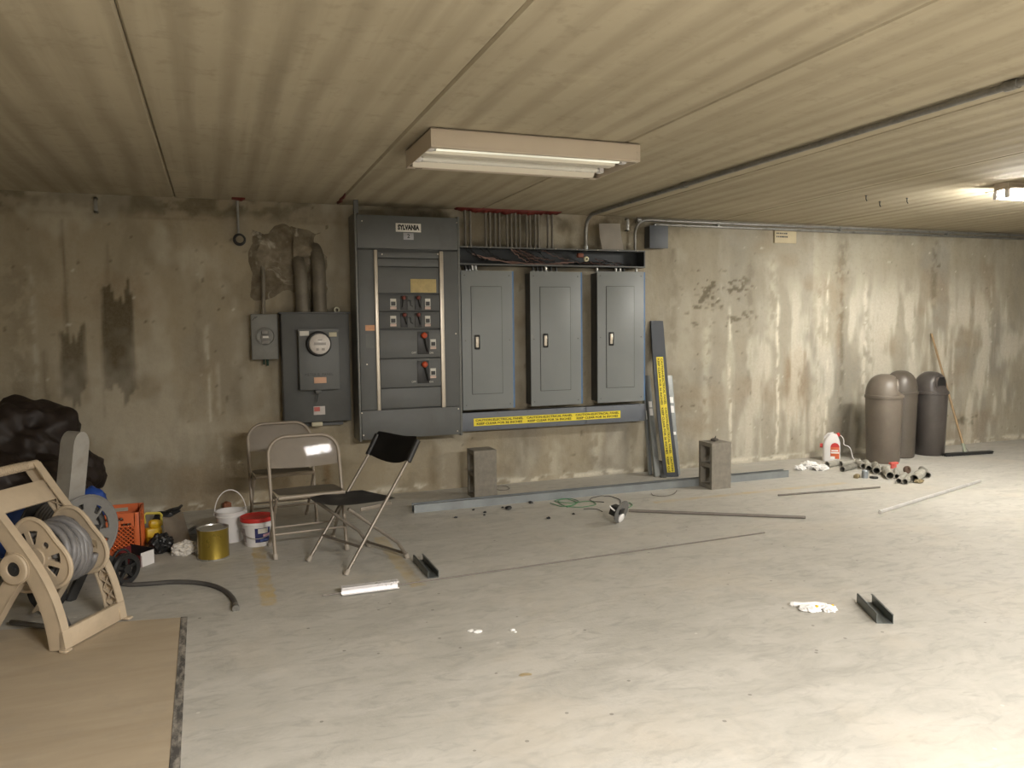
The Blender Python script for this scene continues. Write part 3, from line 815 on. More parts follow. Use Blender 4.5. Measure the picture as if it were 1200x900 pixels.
# ================================================================ main switchboard
def switchboard():
    off = .28
    xa, xb, za, zb = wr(419, 255, 539.5, 512, off); za, zb = .515, 2.30
    t = thing('switchboard', 'tall grey main switchboard with red-knobbed switches and two bright metal rails', 'switchboard', (xa, D, za))
    w, h = xb-xa, zb-za
    def R(px0, py0, px1, py1, o=off):
        a = wr(px0, py0, px1, py1, o); return a[0]-xa, a[1]-xa, a[2]-za, a[3]-za
    b = B(); b.box(.012, w-.012, -off+.02, -.002, .0, h-.005, .004); obj('cabinet', b, STEELD, t)
    b = B(); b.box(-.004, .012, -off, -.002, -.012, h+.012, .002); b.box(w-.012, w+.006, -off, -.002, -.012, h+.012, .002)
    objs('side_flange', b, mat('pale_steel_edge', (.17, .175, .165), .45, .2, .12, 20), t, 'pale steel side flanges')
    zt = R(420, 253, 538, 292)[2]; zb_ = R(420, 479, 540, 515)[3]
    b = B(); b.box(.014, w-.014, -off-.004, -off+.02, zt, h, .004); obj('top_cover', b, STEEL, t)
    b = B(); b.box(.014, w-.014, -off-.004, -off+.02, 0, zb_, .004); obj('bottom_cover', b, STEEL, t)
    xl0, xl1 = R(440, 293, 444, 479)[:2]; xr0, xr1 = R(516, 293, 520.5, 479)[:2]
    b = B(); b.box(.014, xl0, -off-.003, -off+.02, zb_+.003, zt-.012, .003); obj('side_cover', b, STEEL, t)
    b = B(); b.box(xr1, w-.014, -off-.003, -off+.02, zb_+.003, zt-.012, .003); obj('side_cover', b, STEEL, t)
    for p, q in ((xl0, xl1), (xr0, xr1)):
        b = B(); b.box(p, q, -off-.012, -off+.01, zb_-.002, zt-.012, .004); obj('rail', b, RAIL, t, 'bright metal rail')
    # dead front strips
    def face(py0, py1, dep, nm, m=STEEL):
        r = R(445, py0, 516, py1); b = B(); b.box(xl1+.003, xr0-.003, -off-dep, -off+.02, r[2]+.003, r[3]-.003, .003)
        return obj(nm, b, m, t)
    face(295, 303, .001, 'filler_strip'); face(303, 313, .003, 'filler_strip'); face(313, 344, .002, 'filler_plate')
    f1 = face(345, 365, .008, 'switch_unit', STEELD); f2 = face(365, 385.5, .008, 'switch_unit', STEELD)
    f3 = face(386.5, 419.5, .010, 'switch_unit', STEEL); f4 = face(420, 454, .010, 'switch_unit', STEEL)
    face(454, 478, .002, 'filler_plate')
    def lever(unit, kx, ky, ex, ey, rk, rec):
        r = R(*rec); y = -off-.010
        b = B(); b.box(r[0], r[1], y-.004, y, r[2], r[3], .002); obj('switch_plate', b, BLACK, unit)
        k = wl(kx, ky, off+.03); e = wl(ex, ey, off+.02)
        b = B(); b.tube([(e.x-xa, y-.008, e.z-za), (k.x-xa, y-.03, k.z-za)], [rk*.45, rk*.32], 8); obj('switch_lever', b, BLACK, unit)
        b = B(); b.blob((k.x-xa, y-.034, k.z-za), (rk, rk*.8, rk), 1, 0, 1, 2); obj('knob', b, ORKNOB if rk > .02 else mat('dull_red_knob', (.17, .04, .03), .5), unit, 'red switch knob')
    def tag(unit, px0, py0, px1, py1):
        r = R(px0, py0, px1, py1); y = -off-.010; hh = r[3]-r[2]
        b = B(); b.box(r[0], r[1], y-.002, y, r[2]+hh*.28, r[3], .001); lb = obj('rating_label', b, LABELW, unit)
        b = B(); b.box(r[0]+.006, r[1]-.006, y-.004, y-.002, r[2]+hh*.34, r[2]+hh*.72); obj('rating_window', b, BLACK, lb)
        b = B(); b.box(r[0]-.001, r[1]+.001, y-.002, y, r[2], r[2]+hh*.24); obj('rating_strip', b, mat('pinkish_label', (.62, .47, .40), .6), lb)
    for u, dy in ((f1, 0), (f2, 20)):
        tag(u, 457, 350+dy, 464, 362.5+dy); tag(u, 497.7, 350+dy, 504, 362.5+dy)
        lever(u, 472.8 if dy == 0 else 473.6, 350+dy-1, 471.8 if dy == 0 else 477, 360+dy, .017, (469, 347+dy, 477.5, 363.5+dy))
        lever(u, 490, 350+dy-1, 493, 360+dy, .017, (485.7, 347+dy, 493.8, 363.5+dy))
        q = [wl(x, y+dy, off+.012) for x, y in ((478.5, 352), (481, 352), (481.5, 358), (484, 359))]
        b = B(); b.tube([(p.x-xa, -off-.009, p.z-za) for p in q], .004, 6); obj('diagram_line', b, INK, u)
    for u, dy in ((f3, 0), (f4, 34)):
        lever(u, 496.6+dy*.02, 393+dy, 501.8+dy*.03, 412+dy, .026, (488.8, 388.5+dy, 502.6, 415+dy))
        tag(u, 504, 397.5+dy, 510.5, 409+dy)
        for cx, s in ((485, 'OFF'), (505.5, 'ON')):
            p = wl(cx, 413.5+dy, off+.01); text('lettering', s, .022, T(p.x-xa, -off-.0112, p.z-za) @ WALLT, LABELW, u)
    # plates and labels
    r = R(463.5, 262, 493, 272); y = -off-.005
    b = B(); b.box(r[0], r[1], y-.003, y, r[2], r[3], .002); np_ = obj('nameplate', b, LABELW, t, 'white nameplate with black lettering')
    text('lettering', 'SYLVANIA', (r[3]-r[2])*.78, T((r[0]+r[1])/2, y-.0036, (r[2]+r[3])/2) @ WALLT, INK, np_, (r[1]-r[0])*.86, .0032)
    r = R(472.5, 273, 484.5, 281); b = B(); b.box(r[0], r[1], y-.002, y, r[2], r[3], .001); s = obj('small_plate', b, mat('silver_label', (.36, .36, .38), .4, .3), t)
    text('lettering', '2', (r[3]-r[2])*.8, T((r[0]+r[1])/2, y-.003, (r[2]+r[3])/2) @ WALLT, INK, s, None, .001)
    r = R(481, 327, 511, 343); b = B(); b.box(r[0], r[1], -off-.005, -off-.001, r[2], r[3], .001); s = obj('data_label', b, LABELY, t, 'tan paper data label')
    r = R(428, 381, 439, 387.5); b = B(); b.box(r[0], r[1], -off-.005, -off-.002, r[2], r[3]); obj('warning_label', b, LABELO, t)
    r = R(428.5, 391, 438.5, 408); b = B(); b.box(r[0], r[1], -off-.0045, -off-.002, r[2], r[3]); obj('faded_label', b, mat('grey_label', (.135, .14, .135), .6), t)
    b = B()
    for px, py in ((424, 259), (535, 261), (424, 484), (537, 479), (430, 427), (534, 391), (426, 510), (536, 505), (447.5, 298), (513, 298)):
        p = wl(px, py, off); b.tube([(p.x-xa, -off-.009, p.z-za), (p.x-xa, -off-.002, p.z-za)], .0055, 8)
    objs('screw', b, RAIL, t)
    # hanger rods up to the ceiling
    b = B(); b.box(-.004, .03, -off, -off+.04, h+.01, H-za-.001); obj('hanger_strut', b, STEELD, t)
switchboard()

# ================================================================ meter boxes
def big_meter():
    off = .16
    xa, xb, za, zb = wr(331, 367, 410.5, 495, off)
    t = thing('meter_cabinet', 'dark grey meter cabinet with a round glass meter, left of the switchboard', 'meter cabinet', (xa, D, za))
    w, h = xb-xa, zb-za
    b = B(); b.box(0, w, -off+.01, -.001, 0, h, .003); obj('cabinet', b, METERG, t)
    b = B(); b.box(.004, w-.004, -off, -off+.011, .004, h-.004, .004); obj('front_cover', b, METERG, t)
    b = B(); b.box(-.012, w+.012, -off-.012, -.001, h-.004, h+.010, .003); obj('rain_lip', b, STEELD, t)
    def R(px0, py0, px1, py1, o): a = wr(px0, py0, px1, py1, o); return a[0]-xa, a[1]-xa, a[2]-za, a[3]-za
    o2 = .245
    r = R(350.5, 386, 397.5, 457, o2)
    b = B(); b.box(r[0], r[1], -o2, -off+.002, r[2], r[3], .005); ib = obj('meter_housing', b, METERG2, t)
    b = B(); b.box(r[0]-.003, r[1]+.003, -o2-.004, -o2+.02, r[3]-.018, r[3]+.004, .002); obj('hood', b, METERG2, ib)
    c = wl(374, 403, o2+.05); cx, cz = c.x-xa, c.z-za; M = T(cx, -o2, cz) @ Rm(pi/2, 'X')
    b = B(); b.lathe([(0, 0), (.098, 0), (.098, .02), (.088, .03), (.088, .05), (.0, .05)], 36, M); mt = obj('meter', b, BLACK, ib)
    b = B(); b.lathe([(.080, .05), (.082, .07), (.078, .095), (.066, .104), (0, .106)], 36, M); g = obj('meter_glass', b, GLASSF, mt, 'round pale meter face')
    b = B(); b.box(cx-.045, cx+.045, -o2-.109, -o2-.105, cz-.008, cz+.012); b.box(cx-.03, cx-.01, -o2-.108, -o2-.103, cz-.05, cz-.032)
    b.box(cx+.012, cx+.035, -o2-.108, -o2-.103, cz-.05, cz-.032); b.box(cx-.015, cx+.018, -o2-.108, -o2-.104, cz+.028, cz+.036)
    obj('dial_marks', b, mat('meter_ink', (.3, .28, .26), .5), mt)
    def lab(px0, py0, px1, py1, o, m, nm='label_plate', par=ib):
        q = R(px0, py0, px1, py1, o); b = B(); b.box(q[0], q[1], -o-.004, -o+.001, q[2], q[3], .001); return obj(nm, b, m, par), q
    lab(351, 388, 362, 393.5, o2+.003, LABELW); lab(385.5, 389.5, 394.5, 394.5, o2+.003, mat('cream_label', (.5, .46, .33), .6))
    lab(368, 442, 382.5, 449, o2, mat('salmon_label', (.6, .36, .24), .6))
    s, q = lab(367.5, 476, 381, 486, off, mat('silver_sticker', (.52, .48, .45), .5), 'warning_sticker', t)
    b = B(); b.box(q[0]+.004, q[0]+(q[1]-q[0])*.55, -off-.0055, -off-.003, q[2]+.028, q[3]-.006); obj('red_panel', b, mat('faded_red_print', (.5, .12, .1), .6), s)
    p = wl(374, 439, o2); text('lettering', 'METER B  PANEL', .03, T(p.x-xa, -o2-.0006, p.z-za) @ WALLT, INKG, ib)
    p0 = wl(373, 458, o2); x = p0.x-xa; z = p0.z-za
    b = B(); b.box(x-.022, x+.022, -o2-.006, -o2+.03, z-.022, z+.006, .003); b.tube([(x, -o2, z-.01), (x-.006, -o2, z-.06), (x-.012, -o2+.01, z-.09)], .006, 8); obj('padlock', b, STEELD, ib)
    b = B(); b.box(w*.40, w*.56, -off-.01, -off+.02, -.03, .002, .003); obj('bottom_seal', b, mat('cream_label', (.5, .46, .33), .6), t)
    b = B(); b.box(.25*w, .9*w, -.06, -.002, -.04, -.012); obj('bottom_bracket', b, STEELD, t)
big_meter()
def small_meter():
    off = .1
    xa, xb, za, zb = wr(294.5, 368, 326, 421.5, off)
    t = thing('meter_socket', 'small light grey meter socket with an empty round cover, leftmost wall box', 'meter socket', (xa, D, za))
    w, h = xb-xa, zb-za
    b = B(); b.box(0, w, -off, -.001, 0, h, .006); obj('box', b, SOCKETG, t)
    c = wl(311, 394, off); cx, cz = c.x-xa, c.z-za; M = T(cx, -off, cz) @ Rm(pi/2, 'X')
    b = B(); b.lathe([(.074, -.002), (.074, .010), (.066, .013), (.060, .006), (0, .006)], 32, M); cv = obj('round_cover', b, SOCKETG, t)
    b = B()
    b.box(cx-.030, cx+.024, -off-.020, -off-.004, cz+.012, cz+.050, .012); b.box(cx-.036, cx+.036, -off-.016, -off-.004, cz-.022, cz+.008, .004)
    b.box(cx-.03, cx+.03, -off-.012, -off-.004, cz-.06, cz-.03, .006); obj('cover_embossing', b, mat('grey_cover_plastic', (.23, .22, .2), .5), cv)
    b = B(); b.box(cx-.02, cx+.022, -off-.018, -off-.014, cz-.014, cz+.002); obj('cover_label', b, LABELW, cv)
    b = B(); b.tube([(w*.58, -off*.6, -.05), (w*.58, -off*.6, .004)], .010, 8); b.tube([(w*.45, -off*.6, -.04), (w*.45, -off*.6, .004)], .007, 8); obj('seal_hasp', b, mat('dark_green_tag', (.02, .05, .03), .6), t)
    b = B(); b.tube([(.012, -off-.001, h-.05), (.03, -off-.001, h-.025), (.05, -off-.001, h-.02), (.03, -off-.001, h-.035)], .002, 6); obj('pen_scribble', b, INK, t)
small_meter()

# conduits coming out of the mortar into the meter boxes
def meter_pipe(px, py0, py1, r, label, m, off=.09, lean=0):
    p0 = wl(px, py1, off); p1 = wl(px-lean, py0, off)
    t = thing('service_conduit', label, 'conduit', (p0.x, D-off, p0.z-.02))
    o = t.location
    pts = bend((p0.x, D-off, p0.z-.02), (p1.x, D-off, p1.z+.02), (p1.x-.015, D+.03, p1.z+.11), .12)
    b = B(); b.tube([Vector(q)-o for q in pts], r, 18); obj('pipe', b, m, t)
    b = B(); b.tube([(0, 0, 0.018), (0, 0, .05)], r*1.14, 18); obj('coupling', b, m, t)
PIPEC = mat('dirty_cast_conduit', (.17, .15, .115), .6, .2, .25, 9, .2, 60, dirt=(.09, .07, .045), dirtamt=.7)
meter_pipe(355, 316, 367, .052, 'thick dirty conduit with cement on it, nearer the small meter socket', PIPEC, .085, 3)
meter_pipe(375, 306, 367, .055, 'thick curved conduit entering the meter cabinet top, nearer the switchboard', PIPEC, .09, 2)
meter_pipe(308.5, 316, 368, .016, 'slim conduit rising from the small meter socket into mortar', PIPEC, .05, 0)

# ring hanging from a stub at the ceiling
def hanging_ring():
    p = wl(280.5, 281, .06)
    t = thing('hanging_cable_ring', 'small coil of black cable hanging from a conduit stub at the ceiling', 'cable', (p.x, D-.06, p.z))
    b = B(); b.tube([(-.006, 0, .045), (-.006, 0, H-p.z)], .011, 10); obj('conduit_stub', b, GALVD, t)
    b = B(); b.tube(arc((0, -.01, 0), .040, 0, 2*pi, 28)[:-1], .008, 8, True); b.tube(arc((0.003, -.02, .002), .034, 0, 2*pi, 28)[:-1], .006, 8, True)
    b.tube([(-.006, 0, .06), (-.004, -.005, .045), (.004, -.01, .036)], .006, 8); obj('cable_coil', b, BLACKR, t)
hanging_ring()
p = wl(396, 363, .1)
b = B(); b.lathe([(.013, -.012), (.024, -.012), (.026, 0), (.024, .012), (.013, .012), (.013, -.012)], 20, T(p.x, D-.03, p.z) @ Rm(pi/2, 'X')); b.box(p.x-.006, p.x+.006, D-.03, D+.002, p.z-.03, p.z-.018)
single('insulator_ring', b, CERAM, 'small cream insulator ring on the wall above the meter cabinet corner', 'insulator')

# junction box, paper, wall plate, small irons
def junction_box():
    xa, xb, za, zb = wr(758.5, 265, 782, 290.5, .1)
    t = thing('junction_box', 'square blue-grey junction box right of the open wireway', 'junction box', (xa, D, za))
    w, h = xb-xa, zb-za
    b = B(); b.box(0.028, w, -.1, -.0, 0, h, .003); obj('box', b, STEELD, t)
    b = B(); b.box(0.022, w+.004, -.108, -.098, -.004, h+.004, .002); obj('lid', b, mat('slate_box_paint', (.075, .083, .095), .5, 0, .08), t)
    b = B(); b.tube([(w/2, -.05, h-.002), (w/2, -.05, h+.02)], .016, 10); obj('connector', b, GALV, t)
junction_box()
def paper_sheet():
    a = wl(702, 262, .09); c = wl(727, 262, .09); d = wl(731, 291, .13); e = wl(706, 292, .13)
    z0 = TZ[3]+.001; o = Vector((e.x, e.y, z0))
    def fn(u, v):
        p = (e.lerp(d, u)).lerp(a.lerp(c, u), v); p.z = z0+(p.z-z0) if v > 0 else z0
        p.y -= .008*sin(pi*u)*v+.006*sin(pi*v); p.x -= .012*sin(pi*v)
        return p-o
    b = B(); b.grid(fn, 10, 10, th=.0012); single('paper_sheet', b, mat('old_paper', (.56, .52, .46), .8, 0, .08), 'curled pale sheet of card standing on the open wireway', 'card', loc=o)
paper_sheet()
def wall_plate():
    xa, xb, za, zb = wr(907, 271, 932.5, 285, .004)
    t = thing('wall_sign', 'small cream sign plate with two lines of print high on the wall', 'sign', (xa, D, za))
    w, h = xb-xa, zb-za
    b = B(); b.box(0, w, -.014, .004, 0, h, .002); s = obj('plate', b, mat('cream_sign', (.44, .37, .24), .6, 0, .06), t)
    for i, wd in ((0, .5), (1, .52)):
        for k in range(7):
            x = w*.08+k*w*wd/7; b = B(); b.box(x, x+w*wd/7*random.uniform(.6, .95), -.0155, -.013, h*(.74-.28*i), h*(.74-.28*i)+h*.12); obj('print_mark', b, INKG, s)
wall_plate()
for px, py0, py1, lab in ((112.5, 231, 249, 'short bent iron strap on the wall under the ceiling, far left'), (735.5, 256, 271, 'short iron hook under the ceiling above the card sheet')):
    a = wl(px, py0, .03); c = wl(px, py1, .03)
    b = B(); b.box(-.012, .012, -.004, .004, 0, a.z-c.z, .001); b.box(-.012, .012, -.004, .034, 0, .012, .001); b.box(-.012, .012, -.004, .036, a.z-c.z-.012, a.z-c.z, .001)
    single('iron_strap', b, GALVD, lab, 'strap', loc=(c.x, D-.03, c.z))
for i, (px, py) in enumerate(((1015, 232), (1031, 239), (1063, 235))):
    p = fl(px, py-3, H); b = B(); b.tube([(0, 0, 0), (0, 0, -.03), (.006, -.006, -.045)], .004, 8); b.tube([(0, 0, -.004), (0, 0, 0)], .010, 8)
    single('ceiling_hook', b, BLACK, 'tiny dark ceiling hook, %s of three between conduit and strip light' % ('leftmost', 'middle one', 'rightmost')[i], 'hook', 'three ceiling hooks', loc=p)

# ================================================================ folding chairs
def beige_chair(label, loc, rz):
    t = thing('folding_chair', label, 'chair', loc, rz, 'folding chairs')
    hw, lean, TT, rc = .2205, .255, .752, .115
    def P(s, u, dy=0.0): return Vector((s, u*sin(lean)+dy, u*cos(lean)))
    pts = [P(-hw, .012), P(-hw, .3)]
    pts += [P(-hw+rc-rc*cos(a), TT-rc+rc*sin(a)) for a in np.linspace(0, pi/2, 8)]
    pts += [P(hw-rc+rc*sin(a), TT-rc+rc*cos(a)) for a in np.linspace(0, pi/2, 8)]
    pts += [P(hw, .3), P(hw, .012)]
    b = B(); b.tube(pts, .0115, 10); obj('back_frame', b, BEIGEF, t)
    def fn(u, v):
        s = (u*2-1)*(hw-.006); e = abs(s)-(hw-rc)
        top = TT-.004-(rc-sqrt(max(0, rc*rc-e*e)) if e > 0 else 0)
        bot = .560-.014*(1-(s/hw)**2)
        tt = bot+(top-bot)*v
        return P(s, tt, .018*(1-(s/hw)**2)-.05*(tt-.65))
    b = B(); b.grid(fn, 24, 8, th=.004); obj('backrest', b, BEIGEC, t, ang=60)
    def sf(u, v):
        y0, y1 = -.085, .25
        x = (u*2-1)*.198; y = y0+(y1-y0)*v
        r = .05
        for (cy, sg) in ((y0+r, -1), (y1-r, 1)):
            dyy = (y-cy)*sg
            if dyy > 0:
                lim = .198-(r-sqrt(max(0, r*r-dyy*dyy))); x = max(-lim, min(lim, x))
        return (x, y, .408-.02*v-.010*sin(pi*u)*sin(pi*v))
    b = B(); b.grid(sf, 20, 14, th=.022); obj('seat', b, BEIGES, t, ang=40)
    b = B(); b.tube([(-.2, -.075, .392), (.2, -.075, .392)], .012, 8); obj('seat_rail', b, BEIGEC, t)
    for s in (-1, 1):
        b = B(); b.tube([(s*.205, -.02, .375), (s*.205, .15, .2), (s*.205, .33, .014)], .0105, 8); obj('rear_leg', b, BEIGEF, t)
        b = B(); b.box(s*.205-.006, s*.205+.006, -.03, .2, .36, .385, .003); obj('hinge_bracket', b, BEIGEF, t)
        b = B(); b.tube([P(s*hw, .0), P(s*hw, .035)], .015, 10); obj('foot', b, FEET, t)
        b = B(); b.tube([(s*.205, .333, .0), (s*.205, .315, .03)], .0145, 10); obj('foot', b, FEET, t)
    b = B(); b.tube([P(-hw, .15), P(hw, .15)], .0075, 8); obj('stretcher', b, BEIGEF, t)
    b = B(); b.tube([(-.205, .20, .15), (.205, .20, .15)], .0075, 8); obj('stretcher', b, BEIGEF, t)
    return t
beige_chair('beige steel folding chair nearest the buckets, in front of its twin', (.51, 4.945, 0), RAD(5))
beige_chair('beige steel folding chair standing against the wall behind its twin', (.415, 5.72, 0), RAD(4))
def black_chair():
    t = thing('folding_chair', 'black folding chair on grey tube legs turned toward the beige chairs', 'chair', (.557, 4.633, 0), RAD(-64.4), 'folding chairs')
    hw = .198
    LL = lambda s, k: Vector((s*hw, .463*k, .594*k))
    for s in (-1, 1):
        b = B(); b.tube([LL(s, .02), LL(s, 1.0), (s*hw, .525, .690)], .0105, 10); obj('back_post', b, CHFRAME, t)
        b = B(); b.tube([(s*.175, .045, .372), (s*.185, .2, .25), (s*.198, .376, .112), (s*.198, .446, .012)], .0105, 10); obj('rear_leg', b, CHFRAME, t)
        b = B(); b.tube([LL(s, 0), LL(s, .045)], .015, 10); obj('foot', b, FEET, t)
        b = B(); b.tube([(s*.198, .449, 0), (s*.198, .434, .03)], .0145, 10); obj('foot', b, FEET, t)
        b = B(); b.box(s*.188-.004, s*.188+.004, .12, .34, .345, .368, .002); obj('seat_bracket', b, CHFRAME, t)
    b = B(); b.tube([LL(-1, .235), LL(1, .235)], .0085, 8); obj('stretcher', b, CHFRAME, t)
    b = B(); b.tube([(-.198, .430, .04), (-.17, .436, .03), (.17, .436, .03), (.198, .430, .04)], .009, 8); obj('stretcher', b, CHFRAME, t)
    # moulded seat
    def sf(u, v):
        a = u*2-1; y = .0+.39*v
        w = .205*(1-.16*abs(2*v-1)**3-.05*(1-v))
        return (a*w, y-.03*(1-a*a)*(1-v)+.03*(1-a*a)*v*.6, .392-.018*v-.012*cos(a*pi/2)*sin(pi*v)+.006*abs(a)**3)
    b = B(); b.grid(sf, 20, 16, th=.022); obj('seat', b, BLKSEAT, t, ang=50)
    ax = Vector((0, .525-.463, .69-.594)).normalized(); nrm = Vector((0, ax.z, -ax.y))
    def bf(u, v):
        a = u*2-1; w = .215*(1-.10*max(0, v-.75)/.25-.06*max(0, .2-v)/.2)
        lo, hi = -.075+.02*a*a, .115-.010*a**4
        base = Vector((0, .497, .645)); tt = lo+(hi-lo)*v
        p = base+ax*tt+nrm*(.045*(1-a*a)-.012); p.x = a*w
        return p
    b = B(); b.grid(bf, 22, 10, th=.016); obj('backrest', b, BLKBACK, t, ang=50)
    for s in (-1, 1):
        b = B(); c = Vector((s*.205, .497, .645)); b.tube([c-ax*.06, c+ax*.085], .019, 10); obj('backrest_sleeve', b, BLKBACK, t)
black_chair()

# ================================================================ buckets, can, crate corner
def bucket_mesh(rb, rt, h, rim=.006):
    return [(0, 0), (rb, 0), (rb+.002, .004), (rb+(rt-rb)*.82, h*.82), (rt+.004, h*.83), (rt+.004, h*.86), (rt, h*.87), (rt+.002, h*.97), (rt+rim, h*.975), (rt+rim, h), (rt-.004, h), (rt-.005, h*.9), (rb-.004, .006), (0, .006)]
def white_bucket():
    p = fl(274, 638); t = thing('bucket', 'open white plastic bucket with its wire handle raised', 'bucket', (p.x-.012, p.y+.115, 0))
    rb, rt, h = .073, .094, .205
    b = B(); b.lathe(bucket_mesh(rb, rt, h), 32); obj('tub', b, WHITEP, t)
    b = B(); b.tube([(rt*1.06*cos(a), .012, h*.9+.155*sin(a)) for a in np.linspace(-.05, pi+.05, 22)], .0035, 8); obj('handle', b, WHITEP, t)
    for s in (-1, 1): b = B(); b.tube([(s*(rt-.002), .012, h*.9), (s*(rt+.012), .012, h*.9)], .010, 10); obj('handle_ear', b, WHITEP, t)
    b = B(); b.lathe([(0, h*.55), (rb+(rt-rb)*.5-.004, h*.55)], 28); obj('contents', b, mat('grey_residue', (.42, .40, .37), .7), t)
white_bucket()
def lid_bucket():
    p = fl(303, 641.5); rb, rt, h = .079, .099, .175
    t = thing('bucket', 'white tub with red lid and blue picture label beside the chair leg', 'bucket', (p.x, p.y+.088, 0), RAD(-10))
    b = B(); b.lathe(bucket_mesh(rb, rt, h), 32); tub = obj('tub', b, WHITEP, t)
    b = B(); b.lathe([(rt+.008, h-.012), (rt+.010, h-.006), (rt+.009, h+.012), (rt+.004, h+.016), (rt-.006, h+.010), (0, h+.009)], 36); obj('lid', b, RED, t, 'red snap-on lid')
    def lab(a0, a1, z0, z1, m, nm, d=.0012):
        b = B()
        def f(u, v):
            a = a0+(a1-a0)*u; z = z0+(z1-z0)*v; r = rb+.002+(rt-rb)*z/h+d; return (r*cos(a), r*sin(a), z)
        b.grid(f, 12, 4); return obj(nm, b, m, tub)
    NAVY = mat('navy_print', (.03, .035, .13), .5)
    lab(RAD(-92), RAD(-28), .03, .125, NAVY, 'picture_label'); lab(RAD(-80), RAD(-40), .09, .122, LABELW, 'label_title', .002); lab(RAD(-60), RAD(-20), .066, .083, mat('pink_print', (.6, .35, .4), .5), 'label_band', .0022)
    lab(RAD(-72), RAD(-34), .035, .05, mat('mid_blue_print', (.1, .15, .4), .5), 'label_strip', .002)
    lab(RAD(-172), RAD(-135), .03, .12, mat('grey_print', (.42, .36, .35), .6), 'text_label')
    b = B(); b.tube([((rt+.004)*cos(a), (rt+.004)*sin(a), .135-.075*sin((a+pi)/1.0*.9)) for a in np.linspace(-pi*.92, -pi*.08, 20)], .0025, 6); obj('handle', b, TIN, t)
lid_bucket()
def gold_can():
    p = fl(250.5, 657.5); r, h = .092, .188
    t = thing('paint_can', 'gold metal can with bare tin lid beside the white bucket', 'can', (p.x, p.y+.088, 0))
    b = B(); b.lathe([(0, 0), (r, 0), (r+.002, .004), (r, .010), (r, h-.010), (r+.002, h-.004), (r, h)], 36); obj('body', b, GOLD, t)
    b = B(); b.lathe([(r+.001, h-.004), (r+.002, h+.003), (r-.006, h+.003), (r-.009, h-.006), (r-.02, h-.005), (r-.024, h-.001), (0, h-.001)], 36); obj('lid', b, TIN, t)
    b = B(); b.lathe([(r+.0005, 0), (r+.003, .001), (r+.003, .007), (r+.0005, .009)], 36); obj('bottom_seam', b, TIN, t)
gold_can()
def milk_crate():
    p = fl(166, 650); s, h = .30, .272
    t = thing('milk_crate', 'orange plastic milk crate with lattice sides behind the hose reels', 'crate', (p.x-s/2, p.y+s/2, 0))
    a = s/2; th = .008
    b = B(); b.box(-a, a, -a, a, 0, .01, .002); obj('bottom', b, ORANGE, t)
    for sx in (-1, 1):
        for sy in (-1, 1):
            b = B(); cx, cy = sx*(a-.018), sy*(a-.018)
            b.box(min(sx*a, sx*(a-.036)), max(sx*a, sx*(a-.036)), cy+sy*.018-th*(sy > 0), cy+sy*.018+th*(sy < 0), 0, h, .002)
            b.box(cx+sx*.018-th*(sx > 0), cx+sx*.018+th*(sx < 0), min(sy*a, sy*(a-.036)), max(sy*a, sy*(a-.036)), 0, h, .002)
            obj('corner_post', b, ORANGE, t)
    for k in range(4):
        M = Rm(k*pi/2, 'Z')
        b = B()      # rim band with hand slot
        b.plate([(-a+.03, .185), (a-.03, .185), (a-.03, h), (-a+.03, h)], ([(-.055, .225), (.055, .225), (.055, .25), (-.055, .25)], [(-.10, .192), (-.04, .192), (-.04, .208), (-.10, .208)], [(.04, .192), (.10, .192), (.10, .208), (.04, .208)]), th, M @ T(0, -a+th, 0) @ Rm(pi/2, 'X'))
        obj('rim_band', b, ORANGE, t)
        b = B(); b.box(-a+.03, a-.03, -a, -a+th, .01, .035, .002, M); obj('lower_band', b, ORANGE, t)
        b = B()      # diagonal lattice
        x0, x1, z0, z1 = -a+.034, a-.034, .033, .187; n = 9
        for i in range(-n, n*2):
            for sg in (1, -1):
                c0 = x0+i*.026
                ps = []
                for z in (z0, z1):
                    ps.append((c0+sg*(z-z0) if sg > 0 else c0+(z1-z), z))
                (xa, za), (xb, zb) = ps
                # clip to panel
                def clip(xa, za, xb, zb):
                    if xa > xb: xa, za, xb, zb = xb, zb, xa, za
                    if xb < x0 or xa > x1: return None
                    m_ = (zb-za)/(xb-xa)
                    if xa < x0: za += m_*(x0-xa); xa = x0
                    if xb > x1: zb += m_*(x1-xb); xb = x1
                    return None if xb-xa < .01 else (xa, za, xb, zb)
                q = clip(xa, za, xb, zb)
                if q: b.tube([(q[0], -a+.004, q[1]), (q[2], -a+.004, q[3])], .0036, 4, M=M)
        o = obj('lattice', b, ORANGE, t); o['kind'] = 'stuff'
milk_crate()
def small_carton():
    c0 = fl(166, 665); c1 = fl(181, 659.5); c2 = fl(139, 660)
    t = thing('carton', 'small open carton, dark red with one white side, before the crate', 'carton', c0)
    u = (c1-c0); u.z = 0; v = (c2-c0); v.z = 0; hh = .085
    def wall(p, q, h, m, nm, th=.004):
        d = (q-p).normalized(); n = Vector((-d.y, d.x, 0))*th
        tt = bmesh.new(); vs = [tt.verts.new(w) for w in (p, q, q+n, p+n)]; vt = [tt.verts.new(w+Vector((0, 0, h))) for w in (p, q, q+n, p+n)]
        tt.faces.new(vs[::-1]); tt.faces.new(vt)
        for i in range(4): tt.faces.new((vs[i], vs[(i+1) % 4], vt[(i+1) % 4], vt[i]))
        b = B(); b._merge(tt); return obj(nm, b, m, t)
    z = Vector((0, 0, 0))
    wall(z, u, hh, WHITEP, 'white_side'); wall(v, z, hh*.8, DKRED, 'red_side'); wall(u, u+v, hh*1.1, BLACK, 'inner_side'); wall(u+v, v, hh, DKRED, 'red_side')
    b = B(); tt = bmesh.new(); tt.faces.new([tt.verts.new(w+Vector((0, 0, .003))) for w in (z, u, u+v, v)]); b._merge(tt); obj('bottom', b, BLACK, t)
small_carton()
